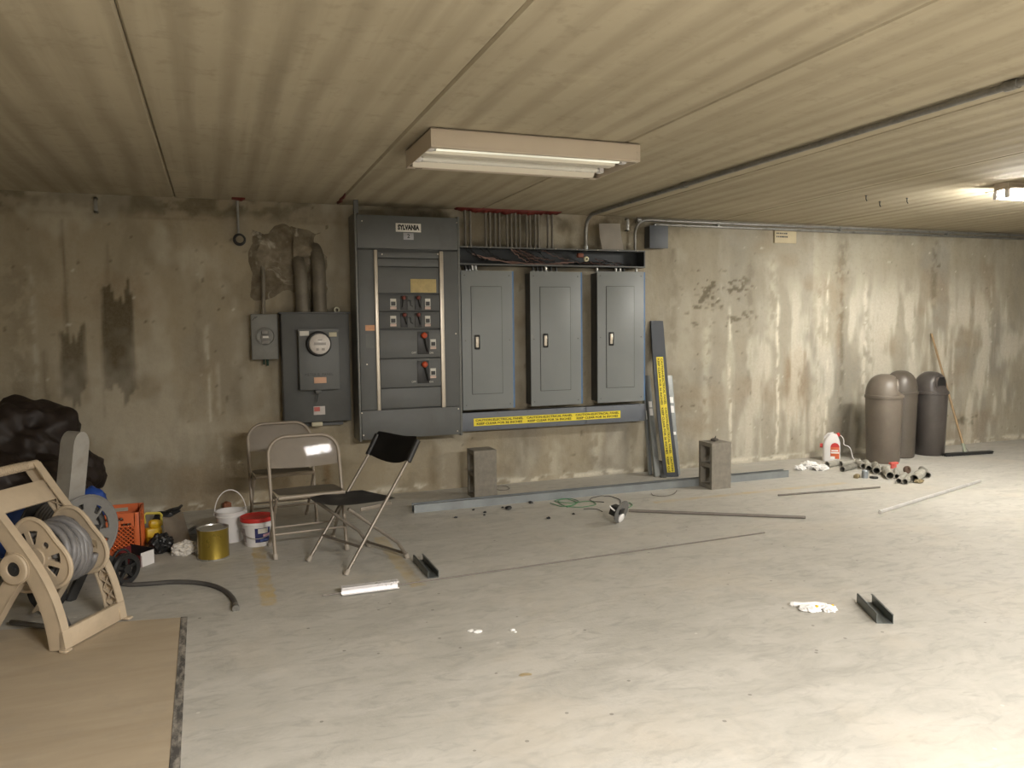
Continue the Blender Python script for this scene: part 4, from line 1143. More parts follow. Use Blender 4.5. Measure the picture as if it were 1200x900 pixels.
def corner_litter():
    p = fl(181, 636); t = thing('plastic_jug', 'bright yellow plastic jug with a square handle beside the crate', 'jug', (p.x-.005, p.y+.02, 0), RAD(20))
    b = B(); b.box(-.05, .05, -.035, .035, 0, .10, .014); b.box(-.045, .035, -.03, .03, .095, .15, .02, Rm(RAD(8), 'Y')); obj('body', b, YEL, t)
    b = B(); b.tube([(-.045, .02, .13), (-.05, .02, .185), (-.035, .02, .197), (.05, .02, .185), (.062, .02, .17), (.058, .02, .10)], .009, 8); obj('handle', b, YELP, t)
    # stained cardboard leaning over black litter
    q = [fl(195, 643), fl(229, 651), fl(214, 601.5, .19), fl(190, 606, .19)]
    o = q[0].copy()
    def fn(u, v):
        p = q[0].lerp(q[1], u).lerp(q[3].lerp(q[2], u), v); p = p-o
        p.z += .012*sin(u*5+v*3)*v+.002; return p
    b = B(); b.grid(fn, 12, 12, th=.004); single('cardboard_flap', b, CARD, 'grey-brown cardboard with an orange smear propped among the floor litter', 'cardboard', loc=o, ang=60)
    p = fl(216, 652); b = B(); b.blob((0, .05, .035), (.085, .06, .05), 3, .35, 2.2, 4, .3, 0.0); single('crumpled_paper', b, PAPER, 'crumpled white paper at the foot of the stained cardboard', 'paper', loc=(p.x, p.y, 0), ang=15)
    p = fl(186, 650); b = B(); b.blob((.01, .06, .05), (.075, .075, .075), 8, .3, 2, 4, .25, 0.0); single('black_plastic_bag', b, BLACK, 'small crumpled black plastic bag between carton and stained cardboard', 'bag', loc=(p.x, p.y, 0), ang=25)
    p = fl(197, 612); b = B(); b.blob((0, 0, .045), (.10, .05, .05), 6, .3, 2, 3, .2, 0.0); b.tube([(-.06, 0, .06), (.02, .01, .085), (.08, 0, .10), (.10, 0, .12)], [.010, .014, .012, .008], 8); single('dark_tool', b, BLACK, 'dark hand tool behind the yellow jug against the wall', 'rag', loc=(p.x, p.y, 0), ang=30)  # last blob, with its bent spout, stands for a dark tool
    p = fl(237, 634)
    def ff(u, v):
        return (-.13+.26*u, -.02+.34*v,   .010+.012*abs(sin(u*9+v*2))*(.3+.7*v)+.02*mnoise.noise(Vector((u*5, v*5, 1))))
    b = B(); b.grid(ff, 26, 20, th=.002); single('plastic_sheet', b, mat('grey_blue_film', (.15, .16, .165), .3, 0, .15), 'crinkled grey plastic sheet on the floor behind the gold can', 'plastic sheet', loc=(p.x, p.y, .004), ang=25)
    p = fl(266, 595); b = B(); b.box(-.03, .03, -.02, .02, 0, .055, .006, Rm(RAD(25), 'Z')); b.box(-.012, .012, -.026, .02, .05, .062, .003, Rm(RAD(25), 'Z'))
    single('brick_chip', b, mat('rusty_brick', (.28, .11, .06), .85, 0, .2), 'rust-coloured broken brick piece at the wall behind the white bucket', 'brick piece', loc=(p.x, min(p.y, D-.05), 0))
corner_litter()

# ================================================================ bags by the left wall
def bags():
    b = B(); b.blob((0, 0, .38), (.40, .33, .36), 2, .22, 1.6, 5, .14); b.blob((.30, -.02, .20), (.22, .2, .2), 5, .2, 2, 4, .14)
    single('garbage_bag', b, BAG, 'upper dark brown-black garbage bag piled against the wall at far left', 'bag', 'garbage bags', loc=(-1.27, 6.0, .24), ang=60)
    b = B(); b.blob((0, 0, .34), (.46, .30, .33), 11, .22, 1.7, 5, .14, 0.0); b.tube([(.38, -.05, .42), (.46, -.08, .38), (.52, -.1, .31)], [.07, .045, .004], 8)
    single('garbage_bag', b, BAG, 'lower dark brown garbage bag slumped behind the hose reels', 'bag', 'garbage bags', loc=(-1.28, 5.68, 0), ang=60)
    b = B(); b.blob((0, 0, .24), (.27, .17, .25), 4, .10, 1.4, 4, .10, 0.0); b.blob((.245, .02, .37), (.095, .09, .11), 6, .15, 1.6, 4, .10)
    single('blue_bag', b, BLUE, 'bright blue tarp bundle wedged behind the hose reels', 'tarp', loc=(-.99, 5.22, 0), ang=40)
bags()

# ================================================================ hose reels
def band(pts, w):
    """outline of a strip of width w (number or list) along 2-D points"""
    L_, R_ = [], []; k = len(pts)
    for i, p in enumerate(pts):
        a = Vector(pts[max(0, i-1)]); c = Vector(pts[min(k-1, i+1)]); d = (c-a).normalized(); n = Vector((-d.y, d.x)); ww = (w[i] if isinstance(w, (list, tuple)) else w)/2
        L_.append(Vector(p)+n*ww); R_.append(Vector(p)-n*ww)
    return [tuple(q) for q in L_]+[tuple(q) for q in R_[::-1]]
def smooth2(pts, n=4):
    out = []
    for i in range(len(pts)-1):
        p0, p1, p2, p3 = [Vector(pts[max(0, min(len(pts)-1, j))]) for j in (i-1, i, i+1, i+2)]
        for k in range(n):
            t = k/n; out.append(.5*((2*p1)+(-p0+p2)*t+(2*p0-5*p1+4*p2-p3)*t*t+(-p0+3*p1-3*p2+p3)*t**3))
    out.append(Vector(pts[-1])); return out
XZ = Rm(pi/2, 'X')       # plate xy -> xz, thickness towards -y
def beige_reel():
    A = fl(76, 767); Bp = fl(148, 727)
    rz = atan2(Bp.y-A.y, Bp.x-A.x)-pi/2; W = (Bp-A).length
    t = thing('hose_reel', 'beige plastic hose reel cart wound with grey hose in the left foreground', 'hose reel', (A.x, A.y, .009), rz)
    spine = smooth2([(-.035, .006), (-.05, .10), (-.085, .22), (-.15, .345), (-.245, .475), (-.345, .60), (-.455, .745)])
    wid = [.075-.018*i/(len(spine)-1) for i in range(len(spine))]
    rear = smooth2([(-.20, .36), (-.285, .25), (-.36, .14), (-.43, .04), (-.46, 0)]); 
    hub = (-.225, .362)
    for y, inner in ((0, 1), (W, -1)):
        b = B(); th = .008
        def put(outline, holes=(), t0=0, t1=th):
            ya, yb = (y+t0, y+t1) if inner > 0 else (y-t1, y-t0)
            b.plate(outline, holes, yb-ya, T(0, yb, 0) @ XZ)
        put(band(spine, wid)); put(band(rear, .062))
        put([(hub[0]+.072*cos(a), hub[1]+.072*sin(a)) for a in np.linspace(0, 2*pi, 29)[:-1]], t0=-.004, t1=.012)
        # stiffening flanges turned inwards
        for lp in (band(spine, wid), band(rear, .062)):
            k = len(lp)//2
            for side in (lp[:k], lp[k:]):
                put(band(side, .007), t0=0, t1=.042)
        # zigzag ribs
        for i in range(2, len(spine)-3, 2):
            o1 = band(spine, .058); k = len(spine)
            a1, a2 = o1[i], o1[2*k-1-(i+2)]; b1, b2 = o1[2*k-1-i], o1[i+2]
            put(band([a1, a2], .005), t0=.006, t1=.034); put(band([b1, b2], .005), t0=.006, t1=.034)
        fr = obj('side_frame', b, REELB, t, ang=30)
        b = B(); c = (hub[0], y-inner*.004, hub[1]); sg = -inner
        M = T(*c) @ Rm(pi/2*(1 if sg < 0 else -1), 'X')
        b.lathe([(.030, .0), (.066, .0), (.070, .004), (.066, .012), (.052, .014), (.034, .010), (.030, .0)], 30, M); obj('hub_ring', b, REELB, fr)
        b = B(); b.lathe([(.032, -.004), (.032, .004), (.012, .003), (.012, .010), (0, .010)], 20, M); obj('axle_end', b, BLACKR, fr)
    # front cross bar, rear bar, shelf and handle
    b = B(); b.box(-.028, -.004, .0, W, .004, .092, .004); obj('front_bar', b, REELB, t)
    b = B(); b.box(-.02, .03, W-.02, W+.012, 0, .012, .003); obj('front_foot', b, REELB, t)
    b = B(); b.box(-.02, .015, -.012, .03, 0, .012, .003); obj('front_foot', b, REELB, t)
    b = B(); M = T(-.365, 0, .635) @ Rm(RAD(-38), 'Y')
    b.box(-.008, .008, 0, W, -.06, .055, .004, M); obj('upper_panel', b, REELB, t)
    b = B(); b.tube([(-.452, .0, .752), (-.452, W, .752)], .021, 14); gp = obj('handle_bar', b, REELB, t)
    b = B()
    for yy in np.linspace(.07, W-.07, 24): b.tube([(-.452, yy-.003, .752), (-.452, yy+.003, .752)], .0235, 12)
    o = obj('grip_ribs', b, REELB, gp); o['kind'] = 'stuff'
    # reel: lobed flanges with cut-outs, drum
    c = (-.195, .383)
    def lobed(r, k, n=64): return [(c[0]+(r+k*cos(3*a+1.05))*cos(a), c[1]+(r+k*cos(3*a+1.05))*sin(a)) for a in np.linspace(0, 2*pi, n+1)[:-1]]
    def win(a, r0, r1, da, n=6):
        o = [(c[0]+r1*cos(q), c[1]+r1*sin(q)) for q in np.linspace(a-da, a+da, n)]+[(c[0]+r0*cos(q), c[1]+r0*sin(q)) for q in np.linspace(a+da*.55, a-da*.55, n)]
        return o
    wins = []
    for k in range(3):
        a = k*2*pi/3-.2; wins += [win(a-.28, .065, .128, .19), win(a+.28, .065, .128, .19)]
        a2 = a+pi/3; wins.append([(c[0]+.085*cos(a2)+.016*cos(q), c[1]+.085*sin(a2)+.016*sin(q)) for q in np.linspace(0, 2*pi, 11)[:-1]])
    for y in (.085, W-.085):
        b = B(); b.plate(lobed(.160, .022), wins, .008, T(0, y+.004, 0) @ XZ); fg = obj('reel_flange', b, REELB, t, ang=30)
        b = B(); b.tube([(x, y, z) for x, z in lobed(.160, .022)], .011, 8, True); obj('flange_rim', b, REELB, fg)
        b = B(); b.lathe([(.0, -.012), (.05, -.012), (.052, 0), (.05, .012), (0, .012)], 20, T(c[0], y, c[1]) @ Rm(pi/2, 'X')); obj('flange_hub', b, REELB, fg)
    b = B(); b.tube([(c[0], .09, c[1]), (c[0], W-.09, c[1])], .06, 20); b.tube([(hub[0]+.01, -.002, hub[1]+.006), (hub[0]+.01, W+.002, hub[1]+.006)], .016, 12); obj('drum', b, REELB, t)
    # wheels at the back of the cart
    for y in (-.03, W+.03):
        b = B(); b.lathe([(0, -.018), (.03, -.02), (.085, -.016), (.098, -.02), (.104, 0), (.098, .02), (.085, .016), (.03, .02), (0, .018)], 28, T(-.46, y, .104) @ Rm(pi/2, 'X')); obj('wheel', b, BLACKR, t)
    # the hose wound on it: a thing of its own
    h = thing('garden_hose', 'grey garden hose wound round the beige reel', 'hose', (A.x, A.y, .009), rz)
    rng = random.Random(3); pts = []; y0, y1 = .115, W-.115
    turns = [(.078, 9), (.108, 9), (.137, 7)]; pos = 0
    for li, (r, n) in enumerate(turns):
        ys = np.linspace(y0, y1, n) if li % 2 == 0 else np.linspace(y1, y0, n)
        for k in range(n-1):
            dv = rng.uniform(-.05, .05) if li == 2 else rng.uniform(-.008, .008)
            for s in range(24):
                a = 2*pi*s/24; u = k+s/24; yy = ys[k]+(ys[min(k+1, n-1)]-ys[k])*s/24
                yy = min(max(yy+dv*sin(a), y0-.012), y1+.012)
                rr = r+(.006*sin(a*2+k) if li == 2 else 0)
                pts.append((c[0]+rr*cos(a), yy, c[1]+rr*sin(a)))
    b = B(); b.tube(pts, .0158, 8); obj('hose', b, HOSE, h, ang=180)
    b = B(); b.tube([(c[0]-.01, W*.42, c[1]-.13), (c[0]+.02, W*.44, .14), (c[0]+.05, W*.5, .03), (c[0]-.12, W*.55, .015), (c[0]-.3, W*.6, .015)], .0125, 8); obj('hose_tail', b, HOSE, h, ang=180)
beige_reel()
def grey_reel():
    cw = vp((0, 4.70), 101, 622); n2 = Vector((.70, -.715, 0)); a2 = -n2
    # local: y along axle (near flange y=0, far y=.28), x to the right as seen from the near side
    rz = atan2(a2.y, a2.x)-pi/2
    t = thing('hose_reel', 'grey hose reel with upright handle post standing behind the beige reel', 'hose reel', (cw.x, cw.y, 0), rz)
    zc, r = cw.z, .188
    c = (0, zc)
    def circ(cx, cz, rr, n=40): return [(cx+rr*cos(a), cz+rr*sin(a)) for a in np.linspace(0, 2*pi, n+1)[:-1]]
    def win(a, r0, r1, da, n=7): return [(c[0]+r1*cos(q), c[1]+r1*sin(q)) for q in np.linspace(a-da, a+da, n)]+[(c[0]+r0*cos(q), c[1]+r0*sin(q)) for q in np.linspace(a+da, a-da, n)]
    wins = [win(RAD(18), .075, .135, .42), win(RAD(-42), .085, .150, .22), win(RAD(100), .12, .15, .10), win(RAD(55), .10, .145, .12), win(RAD(165), .08, .14, .35), win(RAD(220), .08, .14, .3), win(RAD(280), .08, .14, .35)]
    for y in (0, .27):
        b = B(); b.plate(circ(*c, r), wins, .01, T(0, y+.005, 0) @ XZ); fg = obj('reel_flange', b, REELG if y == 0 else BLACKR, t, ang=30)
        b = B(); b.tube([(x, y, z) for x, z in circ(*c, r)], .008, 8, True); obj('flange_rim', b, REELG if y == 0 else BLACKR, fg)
    b = B(); b.tube([(0, 0, zc), (0, .27, zc)], .05, 18); b.tube([(0, -.05, zc), (0, .33, zc)], .014, 12); obj('drum', b, REELG, t)
    for y in (.11,):      # upright post
        b = B(); M = T(-.03, y, zc+.02) @ Rm(RAD(9), 'Y')
        pr = [(-.046, 0), (.046, 0), (.046, .44)]+[(.046*cos(a), .44+.075*sin(a)) for a in np.linspace(0, pi, 12)[1:-1]]+[(-.046, .44)]
        b.plate(pr, (), .11, M @ T(0, .055, 0) @ XZ)
        obj('handle_post', b, REELP, t, ang=30)
    for y in (-.035, .305):
        b = B()
        b.plate(band([(0.03, zc+.03), (-.02, zc*.55), (-.14, .0)], .05), (), .02, T(0, y+.01, 0) @ XZ); b.plate(band([(-.03, zc+.03), (.06, zc*.55), (.17, .09)], .05), (), .02, T(0, y+.01, 0) @ XZ)
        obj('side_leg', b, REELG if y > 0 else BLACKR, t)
    b = B(); b.tube([(.17, -.05, .088), (.17, .32, .088)], .01, 8); obj('axle', b, GALVD, t)
    for y in (-.075, .345):
        b = B(); M = T(.17, y, .088) @ Rm(pi/2, 'X')
        b.lathe([(.0, -.012), (.022, -.02), (.024, .02), (.0, .02)], 16, M); b.lathe([(.058, -.018), (.078, -.022), (.088, -.012), (.088, .012), (.078, .022), (.058, .018), (.058, -.018)], 32, M)
        for k in range(5):
            a = k*2*pi/5+.3; b.box(.018, .064, -.008, .008, -.012, .012, .002, M @ Rm(a, 'Z'))
        obj('wheel', b, BLACK, t)
    h = thing('garden_hose', 'dark hose coiled between the flanges of the grey reel', 'hose', (cw.x, cw.y, 0), rz)
    pts = []
    for li, rr in enumerate((.07, .095, .12, .145)):
        ys = np.linspace(.03, .24, 9); ys = ys if li % 2 == 0 else ys[::-1]
        for k in range(8):
            for s in range(24): a = 2*pi*s/24; pts.append((rr*cos(a), ys[k]+(ys[k+1]-ys[k])*s/24, zc+rr*sin(a)))
    b = B(); b.tube(pts, .0125, 7); obj('hose', b, HOSED, h, ang=180)
grey_reel()
def loose_hose():
    q = [(128, 683), (150, 687), (175, 686), (205, 684), (232, 685), (252, 689), (266, 696), (274, 705), (276, 712)]
    r = .0125
    pts = [fl(x, y-2, r) for x, y in q]; o = fl(200, 686)
    sm = smooth2([tuple(p-o) for p in pts], 5)
    for p in sm: p.z = r
    t = thing('garden_hose', 'loose dark hose end with metal fitting lying on the floor', 'hose', (o.x, o.y, 0))
    b = B(); b.tube(sm, r, 10); obj('hose', b, HOSED, t, ang=180)
    d = (sm[-1]-sm[-3]).normalized(); e = sm[-1]
    b = B(); b.tube([e-d*.02, e+d*.01, e+d*.012, e+d*.045], [.0145, .0145, .018, .018], 12); obj('fitting', b, GALVD, t, 'dull metal hose fitting')
loose_hose()
q = [(128, 676), (131, 662), (138, 652), (147, 652), (152, 662), (150, 672), (144, 677)]
pts = [vp((0, 4.95), x, y) for x, y in q]; o = Vector((pts[0].x, 4.95, 0))
pts = [Vector((p.x-o.x, .02*i, max(.008, p.z-o.z-min(pp.z for pp in pts)+.008))) for i, p in enumerate(pts)]
b = B(); b.tube(smooth2([tuple(p) for p in pts], 4), .007, 8); single('extension_cable', b, BLACKR, 'loop of thick black cord in front of the orange crate', 'cord', loc=o, ang=180)

# ================================================================ concrete blocks, studs, leaning strips
def cmu(name, p, label, group='concrete blocks'):
    t = thing(name, label, 'concrete block', p, 0, group)
    w, d, h, s = .194, .194, .397, .032
    b = B()
    b.plate([(0, 0), (d, 0), (d, h), (0, h)], ([(s, .035), (d-s, .035), (d-s, .182), (s, .182)], [(s, .215), (d-s, .215), (d-s, .362), (s, .362)]), w, Rm(pi/2, 'Z') @ Rm(pi/2, 'X'))
    obj('block', b, CMUM, t, ang=30)
    return t
p = fl(835, 574); cmu('concrete_block', (p.x-.008, p.y, 0), 'grey concrete block on end before the long steel stud')
b = B(); b.blob((0, 0, .012), (.035, .03, .014), 2, .4, 2.5, 3, .2, 0.0); b.tube([(.005, 0, .02), (.012, -.004, .045)], [.008, .003], 6)
single('rubble_bit', b, mat('dark_rubble', (.1, .09, .075), .9, 0, .2), 'small dark rubble bit on top of the right concrete block', 'rubble', loc=(p.x+.10, p.y+.12, .397))
p = fl(553, 583); p.y = 6.05; cmu('concrete_block', (p.x, p.y, 0), 'grey concrete block on end against the wall behind the steel stud')

def channel(L, w, h, th=.0025, lip=0.0):
    """U channel along +x, open upwards, centred in y"""
    b = B(); b.box(0, L, -w/2, w/2, 0, th); b.box(0, L, -w/2, -w/2+th, th, h); b.box(0, L, w/2-th, w/2, th, h)
    if lip: b.box(0, L, -w/2, -w/2+lip, h-th, h); b.box(0, L, w/2-lip, w/2, h-th, h)
    bmesh.ops.remove_doubles(b.bm, verts=b.bm.verts, dist=.0002)
    return b
a = fl(484, 600); c = fl(926, 563); yy = 5.80
x0 = a.x; x1 = vp((0, 5.77), 925, 560).x
b = channel(x1-x0, .075, .064, .002, .014)
single('steel_stud', b, STUDM, 'long galvanised steel stud lying along the wall behind the concrete block', 'steel stud', loc=(x0, yy+.015, 0), ang=20)

def leaning(name, label, cat, bot, top, w, th, m, bow=0.0, twist=0.0, flange=.0, n=14, z0=.001):
    """strip from floor point to wall point; local origin at foot"""
    o = Vector((bot.x, bot.y, 0)); d = top-o
    t = thing(name, label, cat, o)
    L = d.length; ez = d.normalized(); 
    def at(k): 
        p = d*k; p.y += bow*sin(pi*k); return p
    ex = Vector((1, 0, 0)); ex = (ex-ez*ex.dot(ez)).normalized(); ey = ez.cross(ex)
    def fr(k): a = twist*k; return ex*cos(a)+ey*sin(a), ey*cos(a)-ex*sin(a)
    return t, at, fr, L
def leaning_cover():
    bot = fl(787, 559); top = wl(770, 376, .012)
    t, at, fr, L = leaning('wireway_cover', 'bent blue-grey wireway cover with yellow caution sticker leaning on the wall', 'metal cover', bot, top, .135, .002, BLUEG)
    def pos(k, s, dn):
        p = at(k); q = fl(787+(770-787)*k**.55*1.0, 559); 
        # the strip is bowed sideways: foot swings right
        p = p+Vector((-.045*sin(pi*k)*1.0, -.05*sin(pi*k), 0)); X, Y = fr(k); ang = -.5*(1-k)
        X2 = X*cos(ang)+Y*sin(ang); N2 = Y*cos(ang)-X*sin(ang)
        return p+X2*s-N2*dn
    w = .066
    b = B(); b.grid(lambda u, v: pos(v, (u*2-1)*w, .0), 2, 24, th=.002); cv = obj('cover', b, BLUEG, t, ang=60)
    for s in (-1, 1):
        b = B(); b.grid(lambda u, v: pos(v, s*w, -.022*u), 2, 24, th=.002); obj('turned_edge', b, BLUEG, cv, ang=60)
    # find sign so that the sticker is on the room side
    k0, k1 = .03, .765
    d0 = pos(.5, 0, .01)-pos(.5, 0, 0); sg = 1 if d0.y < 0 else -1
    b = B(); b.grid(lambda u, v: pos(k0+(k1-k0)*v, (u*2-1)*.034, sg*.0035), 2, 24); st = obj('caution_sticker', b, CAUTY, cv, 'yellow caution sticker with black lettering', ang=60)
    # lettering runs down the strip; three repeats cut off at the foot
    seg = (k1-k0)/2.35; kk = k1-.01
    for rep in range(3):
        for row, body in ((.016, 'CAUTION-ELECTRICAL PANEL'), (-.016, 'KEEP CLEAR FOR 36 INCHES')):
            bd = body if rep < 2 else body[:8]
            ln = seg*.94*(len(bd)/24.0)
            kc = kk-ln/2; 
            P0 = pos(kc, row, sg*.0045); down = (pos(kc-.02, row, sg*.0045)-P0).normalized(); X = (pos(kc, row+.01, sg*.0045)-P0).normalized()
            nrm = down.cross(X); 
            if nrm.y > 0: nrm = -nrm
            upv = nrm.cross(down)
            M = Matrix(((down.x, upv.x, nrm.x, P0.x), (down.y, upv.y, nrm.y, P0.y), (down.z, upv.z, nrm.z, P0.z), (0, 0, 0, 1)))
            o = text('lettering', bd, .026, Matrix.Identity(4), INK, st, None, .0005)
            me = o.data; xs = [v.co.x for v in me.vertices]; kx = ln*L/(max(xs)-min(xs))
            for v in me.vertices:          # follow the bend
                k = kc-(v.co.x*kx)/L; q = pos(k, row, sg*.0045); me_up = v.co.y*upv; v.co = q+me_up+nrm*(v.co.z+.0005)
        kk -= seg
leaning_cover()
def strut(label, bpx, tpx, w, dpt, m, stickers, off=.02):
    bot = fl(*bpx); top = wl(tpx[0], tpx[1], off); o = Vector((bot.x, bot.y, 0)); d = top-o
    t = thing('strut_strip', label, 'metal strip', o)
    ez = d.normalized(); ex = Vector((1, 0, 0)); ex = (ex-ez*ex.dot(ez)).normalized(); ny = ex.cross(ez); 
    if ny.y > 0: ny = -ny
    M = Matrix(((ex.x, -ny.x, ez.x, 0), (ex.y, -ny.y, ez.y, 0), (ex.z, -ny.z, ez.z, 0), (0, 0, 0, 1)))
    L = d.length
    b = B(); b.box(-w/2, w/2, -.0015, .0015, .004, L, 0, M); b.box(-w/2, -w/2+.003, 0, dpt, .004, L, 0, M); b.box(w/2-.003, w/2, 0, dpt, .004, L, 0, M); s = obj('channel', b, m, t, ang=20)
    for k0, k1, f in stickers:
        b = B(); b.box(-w*.3, w*.3, -.003, -.001, L*k0, L*k1, 0, M); obj('label', b, WHITEF, s)
STRIPG = mat('pale_grey_strip', (.20, .21, .205), .45, .3, .1, 8)
strut('pale grey channel strip leaning left of the caution-marked cover', (771, 559), (758.5, 440), .055, .03, STRIPG, ((.68, .74, 1), (.60, .67, 1)))
strut('thin grey strip leaning beside the rightmost breaker panel, leftmost strip', (763, 557), (755.5, 452), .028, .03, STUDM, ((.62, .72, 1),))
strut('grey channel strip leaning right of the caution-marked cover', (794, 557), (784.5, 440), .060, .03, STRIPG, ((.72, .78, 1), (.62, .69, 1), (.40, .43, 1)))
strut('short dark strip at the foot of the leaning strips', (778, 560), (775, 540), .05, .02, STEELD, (), .1)

# ================================================================ rods, channel offcuts and bits on the floor
def rod(name, label, a, c, r, m, cat='rod', n=8):
    p, q = fl(*a), fl(*c); b = B(); b.tube([(0, 0, r), Vector((q.x-p.x, q.y-p.y, r))], r, n); return single(name, b, m, label, cat, loc=(p.x, p.y, 0))
rod('metal_rod', 'long brown-grey rod lying behind the round cover plate', (737, 600), (944, 608), .011, RODM)
rod('metal_rod', 'very long thin rod running under the bright channel across the floor', (378, 699), (896, 625), .0045, RODM)
rod('metal_rod', 'thin dark rod near the yellow line before the pipe offcuts', (912, 581.5), (1031, 572), .008, RODM)
rod('conduit_length', 'bright straight conduit length at right foreground of the trash cans', (1031, 602), (1148, 565.5), .0135, RODB, 'conduit')
def offcut(a, c, w, h, m, label, flip=False):
    p, q = fl(*a), fl(*c); L = sqrt((q.x-p.x)**2+(q.y-p.y)**2); ang = atan2(q.y-p.y, q.x-p.x)
    b = channel(L, w, h, .0025, .008)
    if flip: bmesh.ops.transform(b.bm, matrix=T(0, 0, w/2) @ Rm(pi/2, 'X'), verts=b.bm.verts)
    o = single('channel_offcut', b, m, label, 'metal offcut', 'channel offcuts', loc=(p.x, p.y, .006 if flip else .0005), ang=20); o.rotation_euler = (0, 0, ang); return o
offcut((508, 677.5), (490, 657), .062, .04, CHAND, 'short dark channel offcut near the black chair')
offcut((1037, 731), (1013, 706), .075, .045, CHAND, 'short dark channel offcut at the right, beside the crumpled white scrap')
offcut((400, 697), (466, 688.5), .042, .038, CHANW, 'shiny white channel offcut lying on the thin rod', True)
def cover_plate():
    p = fl(728, 614); t = thing('cover_plate', 'round grey cover plate with black socket and white knob, standing on its rim', 'cover plate', (p.x, p.y, 0), RAD(30))
    M = T(0, 0, .088) @ Rm(RAD(18), 'X') @ Rm(pi/2, 'X')
    b = B(); b.lathe([(.0, -.004), (.078, -.004), (.084, -.002), (.085, .004), (.080, .006), (0, .004)], 36, M); obj('disc', b, mat('grey_zinc_plate', (.2, .2, .195), .4, .5, .15), t)
    b = B(); b.box(-.035, .035, -.035, .035, -.075, -.004, .006, M @ T(.0, -.012, 0)); obj('socket', b, BLACK, t)
    b = B(); b.lathe([(0, .004), (.032, .004), (.034, .012), (.026, .018), (0, .02)], 24, M @ T(.01, -.047, 0)); obj('knob', b, WHITEF, t, 'white round knob')
    b = B(); b.box(-.03, .03, -.02, .02, .004, .014, .004, M @ T(-.01, .008, 0)); obj('clip', b, BLACK, t)
    b = B(); b.tube([(-.05, .02, .10), (-.06, .045, .12), (-.055, .06, .13)], .006, 8); obj('screw_stud', b, WHITEF, t)
cover_plate()
def scrap(pts, label, name, cat, m, seed, h=.02, k=3.0):
    c = fl(*pts[0]); rx = (fl(*pts[1])-fl(*pts[2])).length/2
    def fn(u, v):
        a = u*2*pi; r = v; R_ = rx*(1+.35*mnoise.noise(Vector((cos(a)*k*.6, sin(a)*k*.6, seed))))
        x, y = R_*r*cos(a), R_*.75*r*sin(a)
        z = .006+h*max(0, (1-r*.75))*(1+1.4*mnoise.noise(Vector((x*60, y*60, seed))))
        return (x, y, max(.003, z))
    b = B(); b.grid(fn, 36, 9, th=.0015); return single(name, b, m, label, cat, loc=(c.x, c.y, 0), ang=20)
def white_scrap():
    c = fl(958, 716)
    t = thing('crumpled_rag', 'crumpled white scrap with yellow spots lying on the open floor', 'rag', (c.x, c.y, 0), RAD(-28))
    b = B(); b.blob((-.03, 0, .012), (.055, .035, .018), 2, .4, 2.2, 4, .25, 0.0); b.blob((.055, .0, .014), (.035, .028, .02), 7, .35, 2.2, 4, .2, 0.0)
    b.tube([(-.10, .055, .012), (-.06, .045, .016), (0, .04, .022), (.05, .03, .02)], [.012, .009, .011, .01], 8); b.blob((-.105, .06, .010), (.014, .012, .012), 3, .3, 2, 2, .1, 0.0)
    obj('cloth', b, WHITEF, t, ang=25)
    b = B(); b.blob((-.005, -.008, .026), (.008, .006, .006), 1, .2, 2, 2); b.blob((.07, .002, .03), (.007, .006, .006), 2, .2, 2, 2); objs('yellow_spot', b, YEL, t)
white_scrap()
for i, (px, py, s, lab) in enumerate(((938, 551, .06, 'crumpled white film bit nearest the steel stud end'), (948, 549, .09, 'larger heap of crumpled white film between stud end and jug'), (962, 551, .075, 'crumpled white film bit beside the pipe offcuts'))):
    p = fl(px, py); b = B(); b.blob((0, 0, s*.35), (s, s*.7, s*.5), 20+i, .4, 2.2, 4, .35, 0.0)
    single('plastic_film', b, WHITEF, lab, 'plastic film', 'white film bits', loc=(p.x, p.y, 0), ang=18)
chips = [(596, 597, .022), (568, 601, .01), (555, 598, .009), (622, 590, .016), (643, 608, .012), (567.5, 604, .008), (534, 607, .010), (589, 595, .008), (672, 603, .010)]
near = ['large dark chip before the steel stud, left of the green wire', 'small dark chip below the stud, third from its left end', 'small dark chip just under the stud', 'dark chip touching the stud front at its middle', 'dark chip halfway between stud and long rod', 'tiny dark chip below another one by the stud', 'dark chip nearest the left end of the stud', 'tiny dark chip left of the large chip', 'dark chip under the green wire coil']
for (px, py, r), lab in zip(chips, near):
    p = fl(px, py); b = B(); b.blob((0, 0, r*.5), (r*1.3, r, r*.8), px, .5, 2, 2, .1, 0.0); single('debris_chip', b, BLACK, lab, 'debris', 'dark chips on the floor', loc=(p.x, p.y, 0), ang=20)
whites = [(552, 740, .012), (560, 741, .016), (601, 739, .010), (604, 741, .006)]
for (px, py, r), lab in zip(whites, ('white crumb, leftmost of four on the open floor', 'largest white crumb on the open floor', 'white crumb, third from left on the open floor', 'tiny white crumb, rightmost of four on the open floor')):
    p = fl(px, py); b = B(); b.blob((0, 0, r*.35), (r*1.3, r, r*.5), px, .5, 2, 2, .1, 0.0); single('paint_crumb', b, WHITEF, lab, 'crumb', 'white crumbs', loc=(p.x, p.y, 0), ang=20)
p = fl(616, 791); b = B(); b.grid(lambda u, v: ((u*2-1)*.028*(1-.3*abs(v*2-1)), (v*2-1)*.012, .002+.002*sin(u*4)), 8, 4, th=.0015); single('tan_flake', b, mat('tan_flake', (.62, .52, .33), .7), 'thin tan flake lying on the bottom centre of the floor', 'flake', loc=(p.x, p.y, 0))
